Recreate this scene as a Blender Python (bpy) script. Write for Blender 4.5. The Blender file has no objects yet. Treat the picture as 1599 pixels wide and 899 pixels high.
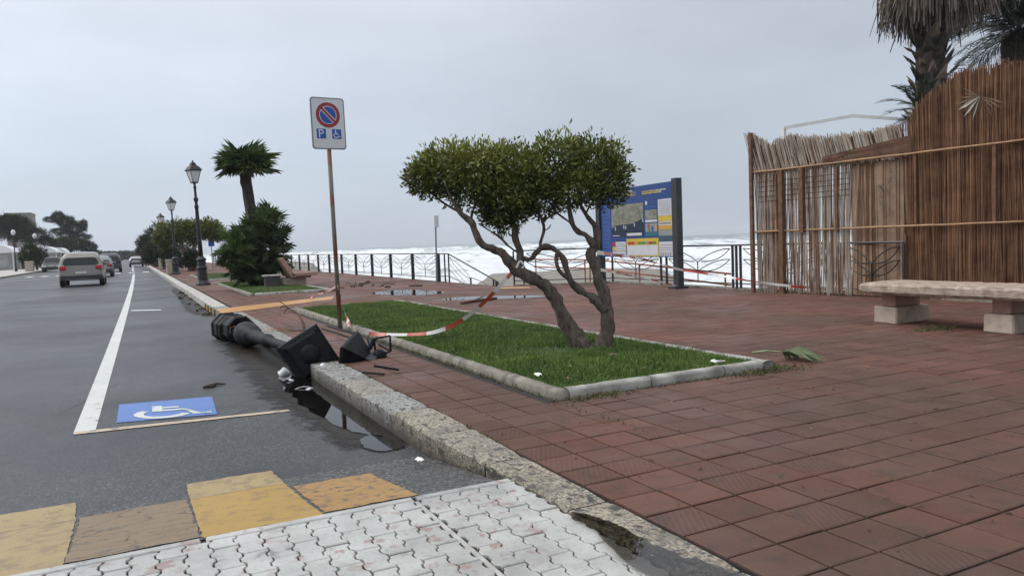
import bpy, math, random
import numpy as np
from mathutils import Vector, Matrix, noise
random.seed(7); RNG = np.random.default_rng(7)
R = math.radians
scene = bpy.context.scene
COL = scene.collection

# ------------------------------------------------------------------ camera
# world: +Y runs along the road, +X towards the sea, z = 0 on the promenade paving
EYE = 1.30; FOCAL = 1180.0; PW, PH = 1599, 899          # focal length in photo pixels
YAW, PITCH, ROLL = R(26.53), R(3.51), R(2.23)
_f0 = Vector((math.sin(YAW), math.cos(YAW), 0)); _r0 = Vector((math.cos(YAW), -math.sin(YAW), 0)); _u0 = Vector((0, 0, 1))
FWD = _f0*math.cos(PITCH) - _u0*math.sin(PITCH); _u1 = _u0*math.cos(PITCH) + _f0*math.sin(PITCH)
RIGHT = _r0*math.cos(ROLL) - _u1*math.sin(ROLL); UP = _u1*math.cos(ROLL) + _r0*math.sin(ROLL)
cam_d = bpy.data.cameras.new('camera'); cam = bpy.data.objects.new('camera', cam_d); COL.objects.link(cam)
cam.matrix_world = Matrix(((RIGHT.x, UP.x, -FWD.x, 0), (RIGHT.y, UP.y, -FWD.y, 0), (RIGHT.z, UP.z, -FWD.z, EYE), (0, 0, 0, 1)))
cam_d.sensor_width = 36; cam_d.lens = 36*FOCAL/PW; cam_d.clip_end = 20000; cam_d.clip_start = .05
scene.camera = cam

# ------------------------------------------------------------------ sky, sun, exposure
SUN_EL, SUN_AZ = R(46), R(-52)         # hidden sun behind the cloud inland (left); azimuth from +Y towards +X
world = bpy.data.worlds.new('World'); scene.world = world; world.use_nodes = True
wn, wl = world.node_tree.nodes, world.node_tree.links
wn.clear()
w_out = wn.new('ShaderNodeOutputWorld'); w_bg = wn.new('ShaderNodeBackground')
w_sky = wn.new('ShaderNodeTexSky'); w_sky.sky_type = 'NISHITA'; w_sky.sun_disc = False
w_sky.sun_elevation = SUN_EL; w_sky.sun_rotation = SUN_AZ
w_tc = wn.new('ShaderNodeTexCoord'); w_sep = wn.new('ShaderNodeSeparateXYZ')
w_ramp = wn.new('ShaderNodeValToRGB')                     # cloud deck: hazy blue-grey low down, paler overhead
w_ramp.color_ramp.elements[0].position = 0.0; w_ramp.color_ramp.elements[0].color = (4.65, 5.3, 6.3, 1)
w_ramp.color_ramp.elements[1].position = 1.0; w_ramp.color_ramp.elements[1].color = (11.2, 11.4, 11.9, 1)
_e = w_ramp.color_ramp.elements.new(.33); _e.color = (5.85, 6.2, 6.85, 1)
w_map = wn.new('ShaderNodeMapping'); w_map.inputs['Scale'].default_value = (1.6, 1.6, 4.5)
w_noise = wn.new('ShaderNodeTexNoise'); w_noise.inputs['Scale'].default_value = 1.7; w_noise.inputs['Detail'].default_value = 5
w_nr = wn.new('ShaderNodeMapRange'); w_nr.inputs['From Min'].default_value = .3; w_nr.inputs['From Max'].default_value = .7
w_nr.inputs['To Min'].default_value = .91; w_nr.inputs['To Max'].default_value = 1.09
w_mul = wn.new('ShaderNodeVectorMath'); w_mul.operation = 'SCALE'
w_dot = wn.new('ShaderNodeVectorMath'); w_dot.operation = 'DOT_PRODUCT'      # cloud glows towards the veiled sun
w_dot.inputs[1].default_value = (math.sin(SUN_AZ)*math.cos(SUN_EL), math.cos(SUN_AZ)*math.cos(SUN_EL), math.sin(SUN_EL))
w_glow = wn.new('ShaderNodeMapRange'); w_glow.inputs['From Min'].default_value = .1; w_glow.inputs['From Max'].default_value = 1.; w_glow.inputs['To Min'].default_value = .98; w_glow.inputs['To Max'].default_value = 1.62
w_mul2 = wn.new('ShaderNodeMath'); w_mul2.operation = 'MULTIPLY'
w_mix = wn.new('ShaderNodeMixRGB'); w_mix.inputs[0].default_value = .88
wl.new(w_tc.outputs['Generated'], w_sep.inputs[0]); wl.new(w_sep.outputs['Z'], w_ramp.inputs[0])
wl.new(w_tc.outputs['Generated'], w_map.inputs[0]); wl.new(w_map.outputs[0], w_noise.inputs['Vector'])
wl.new(w_noise.outputs['Fac'], w_nr.inputs['Value']); wl.new(w_ramp.outputs[0], w_mul.inputs[0]); wl.new(w_tc.outputs['Generated'], w_dot.inputs[0]); wl.new(w_dot.outputs['Value'], w_glow.inputs['Value']); wl.new(w_glow.outputs[0], w_mul2.inputs[0]); wl.new(w_nr.outputs[0], w_mul2.inputs[1]); wl.new(w_mul2.outputs[0], w_mul.inputs['Scale'])
wl.new(w_sky.outputs[0], w_mix.inputs[1]); wl.new(w_mul.outputs[0], w_mix.inputs[2])
wl.new(w_mix.outputs[0], w_bg.inputs[0]); w_bg.inputs[1].default_value = 0.10
wl.new(w_bg.outputs[0], w_out.inputs[0])
sun_d = bpy.data.lights.new('sun', 'SUN'); sun_d.energy = 1.45; sun_d.angle = R(28); sun_d.color = (1, .97, .92)
sun = bpy.data.objects.new('sun', sun_d); COL.objects.link(sun)
_sd = Vector((math.sin(SUN_AZ)*math.cos(SUN_EL), math.cos(SUN_AZ)*math.cos(SUN_EL), math.sin(SUN_EL)))
sun.rotation_euler = _sd.to_track_quat('Z', 'Y').to_euler(); sun.location = (0, 0, 60)
scene.view_settings.view_transform = 'Standard'; scene.view_settings.look = 'None'
scene.view_settings.gamma = 1; scene.view_settings.exposure = 0.12; scene.view_settings.use_curve_mapping = False

# ------------------------------------------------------------------ survey helpers: a photo pixel -> a point of the place
def ray(px, py): return FWD + RIGHT*((px-PW/2)/FOCAL) - UP*((py-PH/2)/FOCAL)
def on_ground(px, py, z=0.):
    d = ray(px, py); return Vector((0, 0, EYE)) + d*((z-EYE)/d.z)
def at_depth(px, py, dep): return Vector((0, 0, EYE)) + ray(px, py)*dep
def at_X(px, py, X):
    d = ray(px, py); return Vector((0, 0, EYE)) + d*(X/d.x)
def pix(p):
    d = Vector(p) - Vector((0, 0, EYE)); z = d.dot(FWD)
    return (PW/2 + FOCAL*d.dot(RIGHT)/z, PH/2 - FOCAL*d.dot(UP)/z, z) if z > .05 else (-9999, -9999, z)

# ------------------------------------------------------------------ mesh helpers
class MB:
    def __init__(s): s.v = []; s.f = []; s.m = []; s.mi = 0
    def add(s, vs, fs):
        b = len(s.v); s.v += [tuple(p) for p in vs]; s.f += [tuple(b+i for i in f) for f in fs]; s.m += [s.mi]*len(fs); return s
    def box(s, x0, x1, y0, y1, z0, z1, mat=None):
        vs = [Vector((x, y, z)) for z in (z0, z1) for y in (y0, y1) for x in (x0, x1)]
        if mat: vs = [mat @ v for v in vs]
        return s.add(vs, [(0, 2, 3, 1), (4, 5, 7, 6), (0, 1, 5, 4), (2, 6, 7, 3), (0, 4, 6, 2), (1, 3, 7, 5)])
    def cbox(s, x0, x1, y0, y1, z0, z1, c=.01, mat=None, jit=0):
        """box with chamfered edges"""
        vs = []; X = (x0, x1); Y = (y0, y1); Z = (z0, z1); idx = {}
        for i in (0, 1):
            for j in (0, 1):
                for k in (0, 1):
                    sx, sy, sz = 1-2*i, 1-2*j, 1-2*k
                    jj = [random.uniform(-jit, jit) for _ in range(3)] if jit else (0, 0, 0)
                    for a, o in enumerate(((0, c, c), (c, 0, c), (c, c, 0))):
                        idx[i, j, k, a] = len(vs); vs.append(Vector((X[i]+sx*o[0]+jj[0], Y[j]+sy*o[1]+jj[1], Z[k]+sz*o[2]+jj[2])))
        fs = []
        for i in (0, 1): fs.append([idx[i, 0, 0, 0], idx[i, 1, 0, 0], idx[i, 1, 1, 0], idx[i, 0, 1, 0]][::(-1 if i == 0 else 1)])
        for j in (0, 1): fs.append([idx[0, j, 0, 1], idx[0, j, 1, 1], idx[1, j, 1, 1], idx[1, j, 0, 1]][::(-1 if j == 0 else 1)])
        for k in (0, 1): fs.append([idx[0, 0, k, 2], idx[1, 0, k, 2], idx[1, 1, k, 2], idx[0, 1, k, 2]][::(-1 if k == 0 else 1)])
        for i in (0, 1):
            for j in (0, 1): fs.append([idx[i, j, 0, 0], idx[i, j, 1, 0], idx[i, j, 1, 1], idx[i, j, 0, 1]])
            for k in (0, 1): fs.append([idx[i, 0, k, 0], idx[i, 1, k, 0], idx[i, 1, k, 2], idx[i, 0, k, 2]])
        for j in (0, 1):
            for k in (0, 1): fs.append([idx[0, j, k, 1], idx[1, j, k, 1], idx[1, j, k, 2], idx[0, j, k, 2]])
        for i in (0, 1):
            for j in (0, 1):
                for k in (0, 1): fs.append([idx[i, j, k, 0], idx[i, j, k, 1], idx[i, j, k, 2]])
        if mat: vs = [mat @ v for v in vs]
        return s.add(vs, fs)
    def tube(s, pts, rad, n=8, cap=True, wob=0, seed=0, twist=0):
        pts = [Vector(p) for p in pts]
        if not hasattr(rad, '__len__'): rad = [rad]*len(pts)
        b = len(s.v); up = None; m = len(pts)
        for i, p in enumerate(pts):
            t = (pts[min(i+1, m-1)] - pts[max(i-1, 0)]).normalized()
            if up is None: up = Vector((0, 0, 1)) if abs(t.z) < .9 else Vector((1, 0, 0))
            a = t.cross(up).normalized(); c = a.cross(t).normalized(); up = c
            for k in range(n):
                th = 2*math.pi*k/n + twist; r = rad[i]
                if wob:
                    q = p + (a*math.cos(th)+c*math.sin(th))*r
                    r *= 1 + wob*noise.noise(Vector((q.x*9+seed, q.y*9, q.z*4))) + wob*.8*noise.noise(Vector((q.x*22+seed, q.y*22, q.z*7)))
                s.v.append(tuple(p + (a*math.cos(th)+c*math.sin(th))*r))
        for i in range(m-1):
            for k in range(n):
                k2 = (k+1) % n; s.f.append((b+i*n+k, b+i*n+k2, b+(i+1)*n+k2, b+(i+1)*n+k)); s.m.append(s.mi)
        if cap:
            s.f.append(tuple(b+k for k in range(n))[::-1]); s.f.append(tuple(b+(m-1)*n+k for k in range(n))); s.m += [s.mi]*2
        return s
    def lathe(s, prof, n=16, mat=None, rot=0, cap=True):
        """prof: (radius, z) from bottom to top"""
        b = len(s.v); m = len(prof)
        for r, z in prof:
            for k in range(n):
                th = 2*math.pi*k/n + rot; v = Vector((r*math.cos(th), r*math.sin(th), z)); s.v.append(tuple(mat @ v if mat else v))
        for i in range(m-1):
            for k in range(n):
                k2 = (k+1) % n; s.f.append((b+i*n+k, b+i*n+k2, b+(i+1)*n+k2, b+(i+1)*n+k)); s.m.append(s.mi)
        if cap:
            s.f.append(tuple(b+k for k in range(n))[::-1]); s.f.append(tuple(b+(m-1)*n+k for k in range(n))); s.m += [s.mi]*2
        return s
    def prism(s, pts, fn, h0, h1):
        """outline pts (2D) extruded between heights h0, h1; fn(u, v, h) -> 3D"""
        n = len(pts); vs = [fn(u, v, h0) for u, v in pts] + [fn(u, v, h1) for u, v in pts]
        return s.add(vs, [tuple(range(n))[::-1], tuple(range(n, 2*n))] + [(i, (i+1) % n, n+(i+1) % n, n+i) for i in range(n)])
    def mesh(s, name, mats, smooth=False):
        me = bpy.data.meshes.new(name); me.from_pydata(s.v, [], s.f)
        for m in (mats if isinstance(mats, (list, tuple)) else [mats]): me.materials.append(m)
        if isinstance(mats, (list, tuple)): me.polygons.foreach_set('material_index', s.m)
        if smooth: me.polygons.foreach_set('use_smooth', [True]*len(me.polygons))
        me.update(); return me
    def build(s, name, mats, parent=None, smooth=False, **kw):
        return obj(name, s.mesh(name, mats, smooth), parent, **kw)
def obj(name, me, parent=None, loc=None, rot=None, scale=None, **kw):
    o = bpy.data.objects.new(name, me); COL.objects.link(o)
    if parent: o.parent = parent
    if loc is not None: o.location = loc
    if rot is not None: o.rotation_euler = rot
    if scale is not None: o.scale = scale if hasattr(scale, '__len__') else (scale,)*3
    for k, v in kw.items(): o[k] = v
    return o
def tag(o, label, cat, group=None, kind=None):
    o['label'] = label; o['category'] = cat
    if group: o['group'] = group
    if kind: o['kind'] = kind
    return o
def thing(name, label, cat, loc=(0, 0, 0), rz=0, group=None):
    return tag(obj(name, None, None, loc, (0, 0, rz)), label, cat, group)
def copy_tree(o, parent=None):
    c = o.copy(); COL.objects.link(c); c.parent = parent
    for ch in o.children: copy_tree(ch, c)
    return c
def np_mesh(name, verts, faces_n, mat, smooth=False, attr=None):
    """verts (N*k,3): consecutive runs of faces_n vertices form one face"""
    me = bpy.data.meshes.new(name); n = len(verts); nf = n//faces_n
    me.vertices.add(n); me.vertices.foreach_set('co', np.asarray(verts, np.float32).ravel())
    me.loops.add(n); me.loops.foreach_set('vertex_index', np.arange(n, dtype=np.int32))
    me.polygons.add(nf); me.polygons.foreach_set('loop_start', np.arange(0, n, faces_n, dtype=np.int32))
    me.materials.append(mat); me.update(calc_edges=True)
    if attr is not None:
        a = me.attributes.new('tone', 'FLOAT', 'POINT'); a.data.foreach_set('value', np.asarray(attr, np.float32))
    return me

# ------------------------------------------------------------------ materials
class NT:
    def __init__(s, name):
        s.mat = bpy.data.materials.new(name); s.mat.use_nodes = True; s.n = s.mat.node_tree.nodes; s.l = s.mat.node_tree.links
        s.b = s.n['Principled BSDF']; s.pos = None
    def node(s, t, **kw):
        n = s.n.new(t)
        for k, v in kw.items(): setattr(n, k, v)
        return n
    def set(s, sock, v):
        if isinstance(v, (int, float, tuple)): sock.default_value = v if not (isinstance(v, tuple) and len(v) == 3 and sock.type == 'RGBA') else (*v, 1)
        else: s.l.new(v, sock)
    def P(s, space='pos', scale=None):
        if space == 'obj': o = s.node('ShaderNodeTexCoord').outputs['Object']
        else: o = s.node('ShaderNodeNewGeometry').outputs['Position']
        if scale:
            m = s.node('ShaderNodeMapping'); m.inputs['Scale'].default_value = scale; s.l.new(o, m.inputs[0]); o = m.outputs[0]
        return o
    def noise(s, scale, detail=4, vec=None, rough=.55, dist=0):
        n = s.node('ShaderNodeTexNoise'); n.inputs['Scale'].default_value = scale; n.inputs['Detail'].default_value = detail
        n.inputs['Roughness'].default_value = rough; n.inputs['Distortion'].default_value = dist
        s.l.new(vec if vec is not None else s.P(), n.inputs['Vector']); return n.outputs['Fac']
    def voro(s, scale, vec=None, feat='F1', out='Distance'):
        n = s.node('ShaderNodeTexVoronoi', feature=feat); n.inputs['Scale'].default_value = scale
        s.l.new(vec if vec is not None else s.P(), n.inputs['Vector']); return n.outputs[out]
    def rng(s, v, a, b, c=0., d=1.):
        n = s.node('ShaderNodeMapRange'); s.l.new(v, n.inputs['Value'])
        for k, x in zip(('From Min', 'From Max', 'To Min', 'To Max'), (a, b, c, d)): n.inputs[k].default_value = x
        return n.outputs[0]
    def mix(s, f, a, b, mode='MIX'):
        n = s.node('ShaderNodeMixRGB', blend_type=mode); s.set(n.inputs[0], f); s.set(n.inputs[1], a); s.set(n.inputs[2], b); return n.outputs[0]
    def math(s, op, a, b=0., c=0.):
        n = s.node('ShaderNodeMath', operation=op); s.set(n.inputs[0], a); s.set(n.inputs[1], b); s.set(n.inputs[2], c); return n.outputs[0]
    def sep(s, v):
        n = s.node('ShaderNodeSeparateXYZ'); s.l.new(v, n.inputs[0]); return n.outputs
    def bump(s, h, strength=.3, dist=.01):
        n = s.node('ShaderNodeBump'); n.inputs['Strength'].default_value = strength; n.inputs['Distance'].default_value = dist
        s.l.new(h, n.inputs['Height']); s.l.new(n.outputs[0], s.b.inputs['Normal'])
    def out(s, col=None, rough=None, metal=None, spec=None, **kw):
        if col is not None: s.set(s.b.inputs['Base Color'], col)
        if rough is not None: s.set(s.b.inputs['Roughness'], rough)
        if metal is not None: s.set(s.b.inputs['Metallic'], metal)
        if spec is not None: s.set(s.b.inputs['Specular IOR Level'], spec)
        return s.mat
M = {}
def simple(name, col, rough=.6, metal=0., var=.25, scale=12., bump=0., space='pos', spec=.5):
    t = NT(name); n = t.noise(scale, 5, t.P(space)); f = t.rng(n, .3, .7)
    c = t.mix(f, tuple(x*(1-var) for x in col), tuple(min(1, x*(1+var)) for x in col))
    if bump: t.bump(n, bump, .01)
    M[name] = t.out(c, rough, metal, spec); return M[name]

# asphalt: dark binder with pale aggregate, damp patches
t = NT('asphalt'); p = t.P()
agg = t.voro(140, p); fine = t.noise(260, 3, p); big = t.noise(.55, 5, p, .6); mid = t.noise(3.2, 5, p, .6)
c = t.mix(t.rng(fine, .35, .75), (.018, .0195, .022), (.095, .099, .103))
spk = t.noise(62, 3, p, .7); c = t.mix(t.rng(spk, .52, .66, 0, .9), c, (.19, .19, .185)); c = t.mix(t.rng(spk, .30, .44, .7, 0), c, (.010, .011, .012)); c = t.mix(t.rng(mid, .35, .7, 0, .4), c, (.042, .045, .05))
c = t.mix(t.rng(big, .42, .62, 0, .6), c, (.026, .028, .033))
str_ = t.noise(.35, 4, t.P('pos', (3.2, .12, 1)), .6)
c = t.mix(t.rng(str_, .45, .65, 0, .35), c, (.055, .058, .062))
damp = t.noise(.22, 4, p, .55)
t.bump(t.math('ADD', t.math('MULTIPLY', agg, .8), t.math('MULTIPLY', spk, 2.)), .6, .006)
crk = t.voro(.55, t.mix(.12, p, t.node('ShaderNodeTexNoise').outputs['Color']), 'DISTANCE_TO_EDGE'); c = t.mix(t.math('MULTIPLY', t.rng(crk, .0, .008, 1, 0), t.rng(t.noise(.4, 3, p), .5, .56)), c, (.008, .008, .008))
M['asphalt'] = t.out(c, t.rng(damp, .36, .64, .34, .52), spec=.27)
t = NT('coarse_asphalt'); p = t.P(); agg = t.voro(75, p); an = t.voro(75, p, out='Color'); mid = t.noise(4, 5, p)
c = t.mix(t.rng(t.sep(an)[0], .45, 1.), (.022, .022, .022), (.17, .165, .155)); c = t.mix(t.rng(mid, .4, .7, 0, .6), c, (.03, .03, .03))
t.bump(agg, .8, .008); M['coarse_asphalt'] = t.out(c, .5)
def paint(name, col, under, wear=.5, scale=9., rough=.45, space='pos'):
    t = NT(name); p = t.P(space); a = t.noise(scale, 6, p, .65); b = t.noise(scale*9, 4, p); d = t.noise(2.3, 4, p)
    w = t.math('ADD', t.math('MULTIPLY', a, .7), t.math('MULTIPLY', b, .3))
    cc = t.mix(t.rng(d, .3, .7), tuple(x*.86 for x in col), col); cc = t.mix(t.rng(b, .3, .75, 0, .22), cc, under)
    M[name] = t.out(t.mix(t.rng(w, 1-wear-.02, 1-wear+.04), cc, under), rough); t.bump(b, .25, .003); return M[name]
paint('paint_white', (.62, .63, .6), (.1, .1, .1), .40, 7)
paint('paint_bay', (.55, .42, .28), (.12, .11, .1), .42, 7)
paint('paint_blue', (.07, .17, .47), (.1, .13, .2), .40, 6)
paint('paint_yellow', (.385, .232, .038), (.25, .15, .04), .46, 10)
paint('paint_yellow_pale', (.345, .25, .10), (.22, .155, .07), .48, 10)
paint('paint_orange', (.37, .20, .045), (.11, .07, .035), .46, 14)
paint('paint_tan', (.215, .15, .078), (.075, .065, .055), .475, 6)
t = NT('paint_tan'); p = t.P('pos', (.7, 1.5, 1)); a = t.noise(6, 6, p, .65); b = t.noise(55, 4, p); wv = t.mix(.06, p, t.node('ShaderNodeTexNoise').outputs['Color']); ck = t.voro(5.2, t.mix(.10, p, t.node('ShaderNodeTexNoise').outputs['Color']), 'DISTANCE_TO_EDGE')
c = t.mix(t.rng(a, .35, .65), (.155, .108, .058), (.235, .165, .088)); c = t.mix(t.rng(b, .5, .75, 0, .4), c, (.09, .075, .06)); c = t.mix(t.rng(a, .56, .64, 0, .7), c, (.085, .075, .062)); c = t.mix(t.math('MULTIPLY', t.rng(ck, .0, .03, 1, 0), t.rng(b, .35, .55)), c, (.02, .018, .015)); t.bump(b, .3, .004); M['paint_tan'] = t.out(c, .55)
paint('paint_band', (.50, .25, .05), (.25, .13, .06), .45, 6)
# white-painted interlocking block, chipped to the reddish block
t = NT('paver_white'); p = t.P(); oi = t.node('ShaderNodeObjectInfo').outputs['Random']
a = t.noise(11, 6, p, .6); b = t.noise(60, 4, p); d = t.noise(3.1, 4, p, .6); e = t.noise(1.3, 3, p)
base = t.mix(t.rng(d, .3, .7), (.29, .29, .27), (.50, .50, .475)); base = t.mix(t.rng(oi, 0, 1, 0, .28), base, (.42, .42, .40))
base = t.mix(t.rng(b, .5, .75, 0, .5), base, (.24, .235, .225)); base = t.mix(t.rng(t.noise(1.1, 6, p, .65), .5, .68, 0, .55), base, (.20, .195, .185))
base = t.mix(t.math('MULTIPLY', t.rng(a, .56, .62), t.rng(e, .4, .6)), base, (.26, .17, .15))
base = t.mix(t.math('MULTIPLY', t.rng(a, .28, .42, 1, 0), t.rng(d, .42, .5, 1, 0)), base, (.15, .145, .14))
t.bump(t.math('ADD', a, t.math('MULTIPLY', b, .4)), .35, .006); M['paver_white'] = t.out(base, t.rng(d, .3, .7, .35, .6))
simple('mortar', (.024, .020, .016), .9, 0, .4, 30)
simple('paver_edge', (.36, .355, .33), .6, 0, .25, 14, .2)
# kerb: bush-hammered travertine / granite
t = NT('kerb_stone'); p = t.P(); oi = t.node('ShaderNodeObjectInfo').outputs['Random']
sp = t.noise(42, 5, p, .7); sp2 = t.noise(95, 3, p); big = t.noise(2.2, 5, p, .6); bl = t.noise(24, 3, t.P('pos', (1, .45, 1)))
tone = t.mix(t.rng(oi, .3, .7), (.44, .375, .26), (.41, .43, .415))
c = t.mix(t.rng(sp, .40, .62), tuple((.085, .075, .06)), tone); c = t.mix(t.rng(sp2, .50, .68, 0, .8), c, (.55, .53, .48))
c = t.mix(t.rng(bl, .56, .63, 0, .9), c, (.045, .043, .04)); c = t.mix(t.rng(big, .5, .68, 0, .6), c, (.10, .09, .065))
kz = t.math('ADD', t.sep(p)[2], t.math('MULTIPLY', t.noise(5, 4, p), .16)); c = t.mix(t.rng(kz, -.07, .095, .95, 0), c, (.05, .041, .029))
t.bump(t.math('ADD', sp, t.math('MULTIPLY', bl, .7)), .9, .014); M['kerb_stone'] = t.out(c, t.rng(big, .4, .6, .75, .5))
# red promenade tiles (cell id from world position, so each tile has its own tone)
def tile_mat(name, ridged):
    t = NT(name); p = t.P(); x, y, z = t.sep(p)
    cx = t.math('FLOOR', t.math('DIVIDE', t.math('SUBTRACT', x, 2.0625), .2775)); cy = t.math('FLOOR', t.math('DIVIDE', t.math('SUBTRACT', y, .13), .27))
    cb = t.node('ShaderNodeCombineXYZ'); t.l.new(cx, cb.inputs[0]); t.l.new(cy, cb.inputs[1])
    wn_ = t.node('ShaderNodeTexWhiteNoise', noise_dimensions='2D'); t.l.new(cb.outputs[0], wn_.inputs['Vector']); rnd = wn_.outputs['Value']
    big = t.noise(.42, 5, p, .6); mid = t.noise(2.6, 5, p, .6); fine = t.noise(70, 4, p, .6); dirt = t.noise(7, 6, p, .65)
    c = t.mix(rnd, (.122, .055, .041), (.185, .087, .065)); c = t.mix(t.rng(big, .4, .62, 0, .8), c, (.088, .060, .046), 'MIX')
    c = t.mix(t.rng(mid, .42, .64, 0, .5), c, (.165, .098, .082)); c = t.mix(t.rng(dirt, .52, .7, 0, .65), c, (.068, .055, .045))
    c = t.mix(t.rng(fine, .55, .75, 0, .35), c, (.08, .055, .045)); c = t.mix(t.rng(fine, .28, .42, .3, 0), c, (.22, .155, .135))
    gr = t.math('ADD', t.math('ADD', y, t.math('MULTIPLY', x, .18)), t.math('MULTIPLY', t.noise(.5, 5, p, .6), -7.)); c = t.mix(t.rng(gr, -.5, 6.5, .36, 0), c, (.050, .036, .030))   # tile colour darkens towards the crossing, broken up by noise
    h = t.math('ADD', t.math('MULTIPLY', fine, .6), t.math('MULTIPLY', dirt, .4))
    if ridged:
        u = t.math('MULTIPLY', t.math('ADD', x, t.math('MULTIPLY', y, -.55)), 62*math.pi*2/2.1)
        w = t.rng(t.math('SINE', u), -.4, .7); keep = t.rng(mid, .36, .52)
        c = t.mix(t.math('MULTIPLY', t.math('SUBTRACT', 1., w), t.math('MULTIPLY', keep, .16)), c, (.06, .042, .036))
        h = t.math('ADD', h, t.math('MULTIPLY', w, t.math('MULTIPLY', keep, .55)))
    t.bump(h, .5, .006); wet = t.noise(.7, 4, p, .55)
    M[name] = t.out(c, t.rng(wet, .38, .62, .42, .75), spec=.08)
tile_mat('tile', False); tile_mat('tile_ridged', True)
simple('concrete', (.20, .18, .145), .8, 0, .5, 6, .6); simple('border_pale', (.31, .30, .27), .8, 0, .45, 5, .6)
simple('concrete_pale', (.40, .385, .35), .8, 0, .35, 7, .4)
simple('bench_stone', (.42, .34, .27), .75, 0, .22, 9, .3)
t = NT('bench_slab'); p = t.P(); a = t.noise(9, 6, p, .65); b = t.noise(55, 4, p); st = t.noise(6, 5, t.P('pos', (6, .8, 8)), .6)
c = t.mix(t.rng(a, .35, .65), (.25, .185, .14), (.46, .36, .285)); c = t.mix(t.rng(st, .52, .66, 0, .75), c, (.11, .09, .075)); c = t.mix(t.rng(b, .55, .8, 0, .4), c, (.14, .11, .09))
t.bump(t.math('ADD', a, t.math('MULTIPLY', b, .4)), .7, .01); M['bench_slab'] = t.out(c, .75)
simple('pink_stone', (.36, .22, .17), .75, 0, .2, 9, .25)
simple('soil', (.06, .045, .03), .95, 0, .4, 12, .6)
simple('sand', (.20, .185, .155), .9, 0, .3, 2, .4)
simple('black_metal', (.018, .019, .021), .42, 0, .35, 14, .08)
simple('dark_metal', (.035, .038, .042), .45, .2, .3, 10, .1)
simple('lamp_iron', (.013, .014, .016), .5, 0, .45, 16, .3); simple('fallen_iron', (.007, .0075, .0085), .5, 0, .45, 16, .3, spec=.14)
simple('rust_red', (.33, .10, .045), .6, 0, .35, 9, .15)
simple('white_metal', (.62, .63, .60), .45, 0, .1, 6)
simple('bright_white', (.70, .71, .72), .4, 0, .08, 3)
simple('dark_panel', (.045, .04, .042), .6, 0, .3, 2)
simple('cable', (.05, .025, .018), .6, 0, .4, 30)
simple('wood_dark', (.09, .035, .022), .7, 0, .3, 12, .3)
simple('cane', (.34, .20, .10), .6, 0, .3, 18, .3)
simple('post_wood', (.14, .068, .036), .75, 0, .4, 10, .4)
simple('frond_dry', (.17, .125, .085), .8, 0, .4, 9)
simple('twig', (.06, .04, .028), .8, 0, .4, 20)
simple('paper', (.7, .7, .68), .7, 0, .1, 9)
t = NT('sign_pole'); p = t.P(); a = t.noise(5, 5, t.P('pos', (1, 1, .45)), .6); b = t.noise(45, 4, p)
c = t.mix(t.rng(a, .46, .56), (.17, .185, .15), (.20, .075, .04)); c = t.mix(t.rng(b, .5, .75, 0, .6), c, (.06, .035, .025)); M['sign_pole'] = t.out(c, .6)
simple('sign_white', (.60, .62, .64), .35, 0, .06, 5); simple('sign_grey', (.20, .22, .23), .4, .5, .2, 8)
simple('sign_blue', (.015, .07, .36), .35, 0, .08, 5); simple('sign_red', (.27, .02, .022), .35, 0, .1, 5)
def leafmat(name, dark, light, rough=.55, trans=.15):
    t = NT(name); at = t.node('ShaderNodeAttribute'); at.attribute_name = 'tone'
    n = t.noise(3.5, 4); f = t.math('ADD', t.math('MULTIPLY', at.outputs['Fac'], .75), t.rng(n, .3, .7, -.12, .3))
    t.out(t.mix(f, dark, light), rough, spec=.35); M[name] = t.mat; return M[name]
leafmat('leaf_tree', (.017, .038, .010), (.25, .265, .05)); leafmat('leaf_pine', (.006, .012, .005), (.032, .048, .016))
leafmat('leaf_bush', (.009, .019, .007), (.045, .068, .02)); leafmat('grass', (.052, .098, .016), (.155, .23, .045), .6)
leafmat('reed', (.085, .036, .019), (.40, .225, .125), .75); leafmat('reed_old', (.21, .155, .115), (.62, .55, .46), .8)
leafmat('reed_dark', (.050, .020, .011), (.21, .092, .048), .8); leafmat('skirt', (.055, .042, .033), (.21, .175, .14), .85)
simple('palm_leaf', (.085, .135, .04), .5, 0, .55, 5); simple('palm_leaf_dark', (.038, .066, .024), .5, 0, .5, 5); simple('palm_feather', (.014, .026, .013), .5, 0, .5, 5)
simple('palm_trunk', (.036, .027, .022), .9, 0, .5, 9, .8); simple('palm_boot', (.15, .115, .085), .85, 0, .45, 7, .5)
simple('palm_boot_dark', (.035, .032, .022), .85, 0, .45, 7, .5)
t = NT('bark'); p = t.P(); a = t.noise(9, 6, t.P('pos', (2.6, 2.6, .6)), .75); b = t.noise(38, 4, t.P('pos', (2, 2, .5))); d = t.noise(2, 4, p)
c = t.mix(t.rng(a, .34, .66), (.020, .015, .012), (.20, .152, .12)); c = t.mix(t.rng(b, .5, .75, 0, .7), c, (.03, .02, .015)); c = t.mix(t.rng(d, .5, .7, 0, .5), c, (.13, .12, .1))
t.bump(t.math('ADD', a, t.math('MULTIPLY', b, .5)), 1., .02); M['bark'] = t.out(c, .85)
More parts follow.
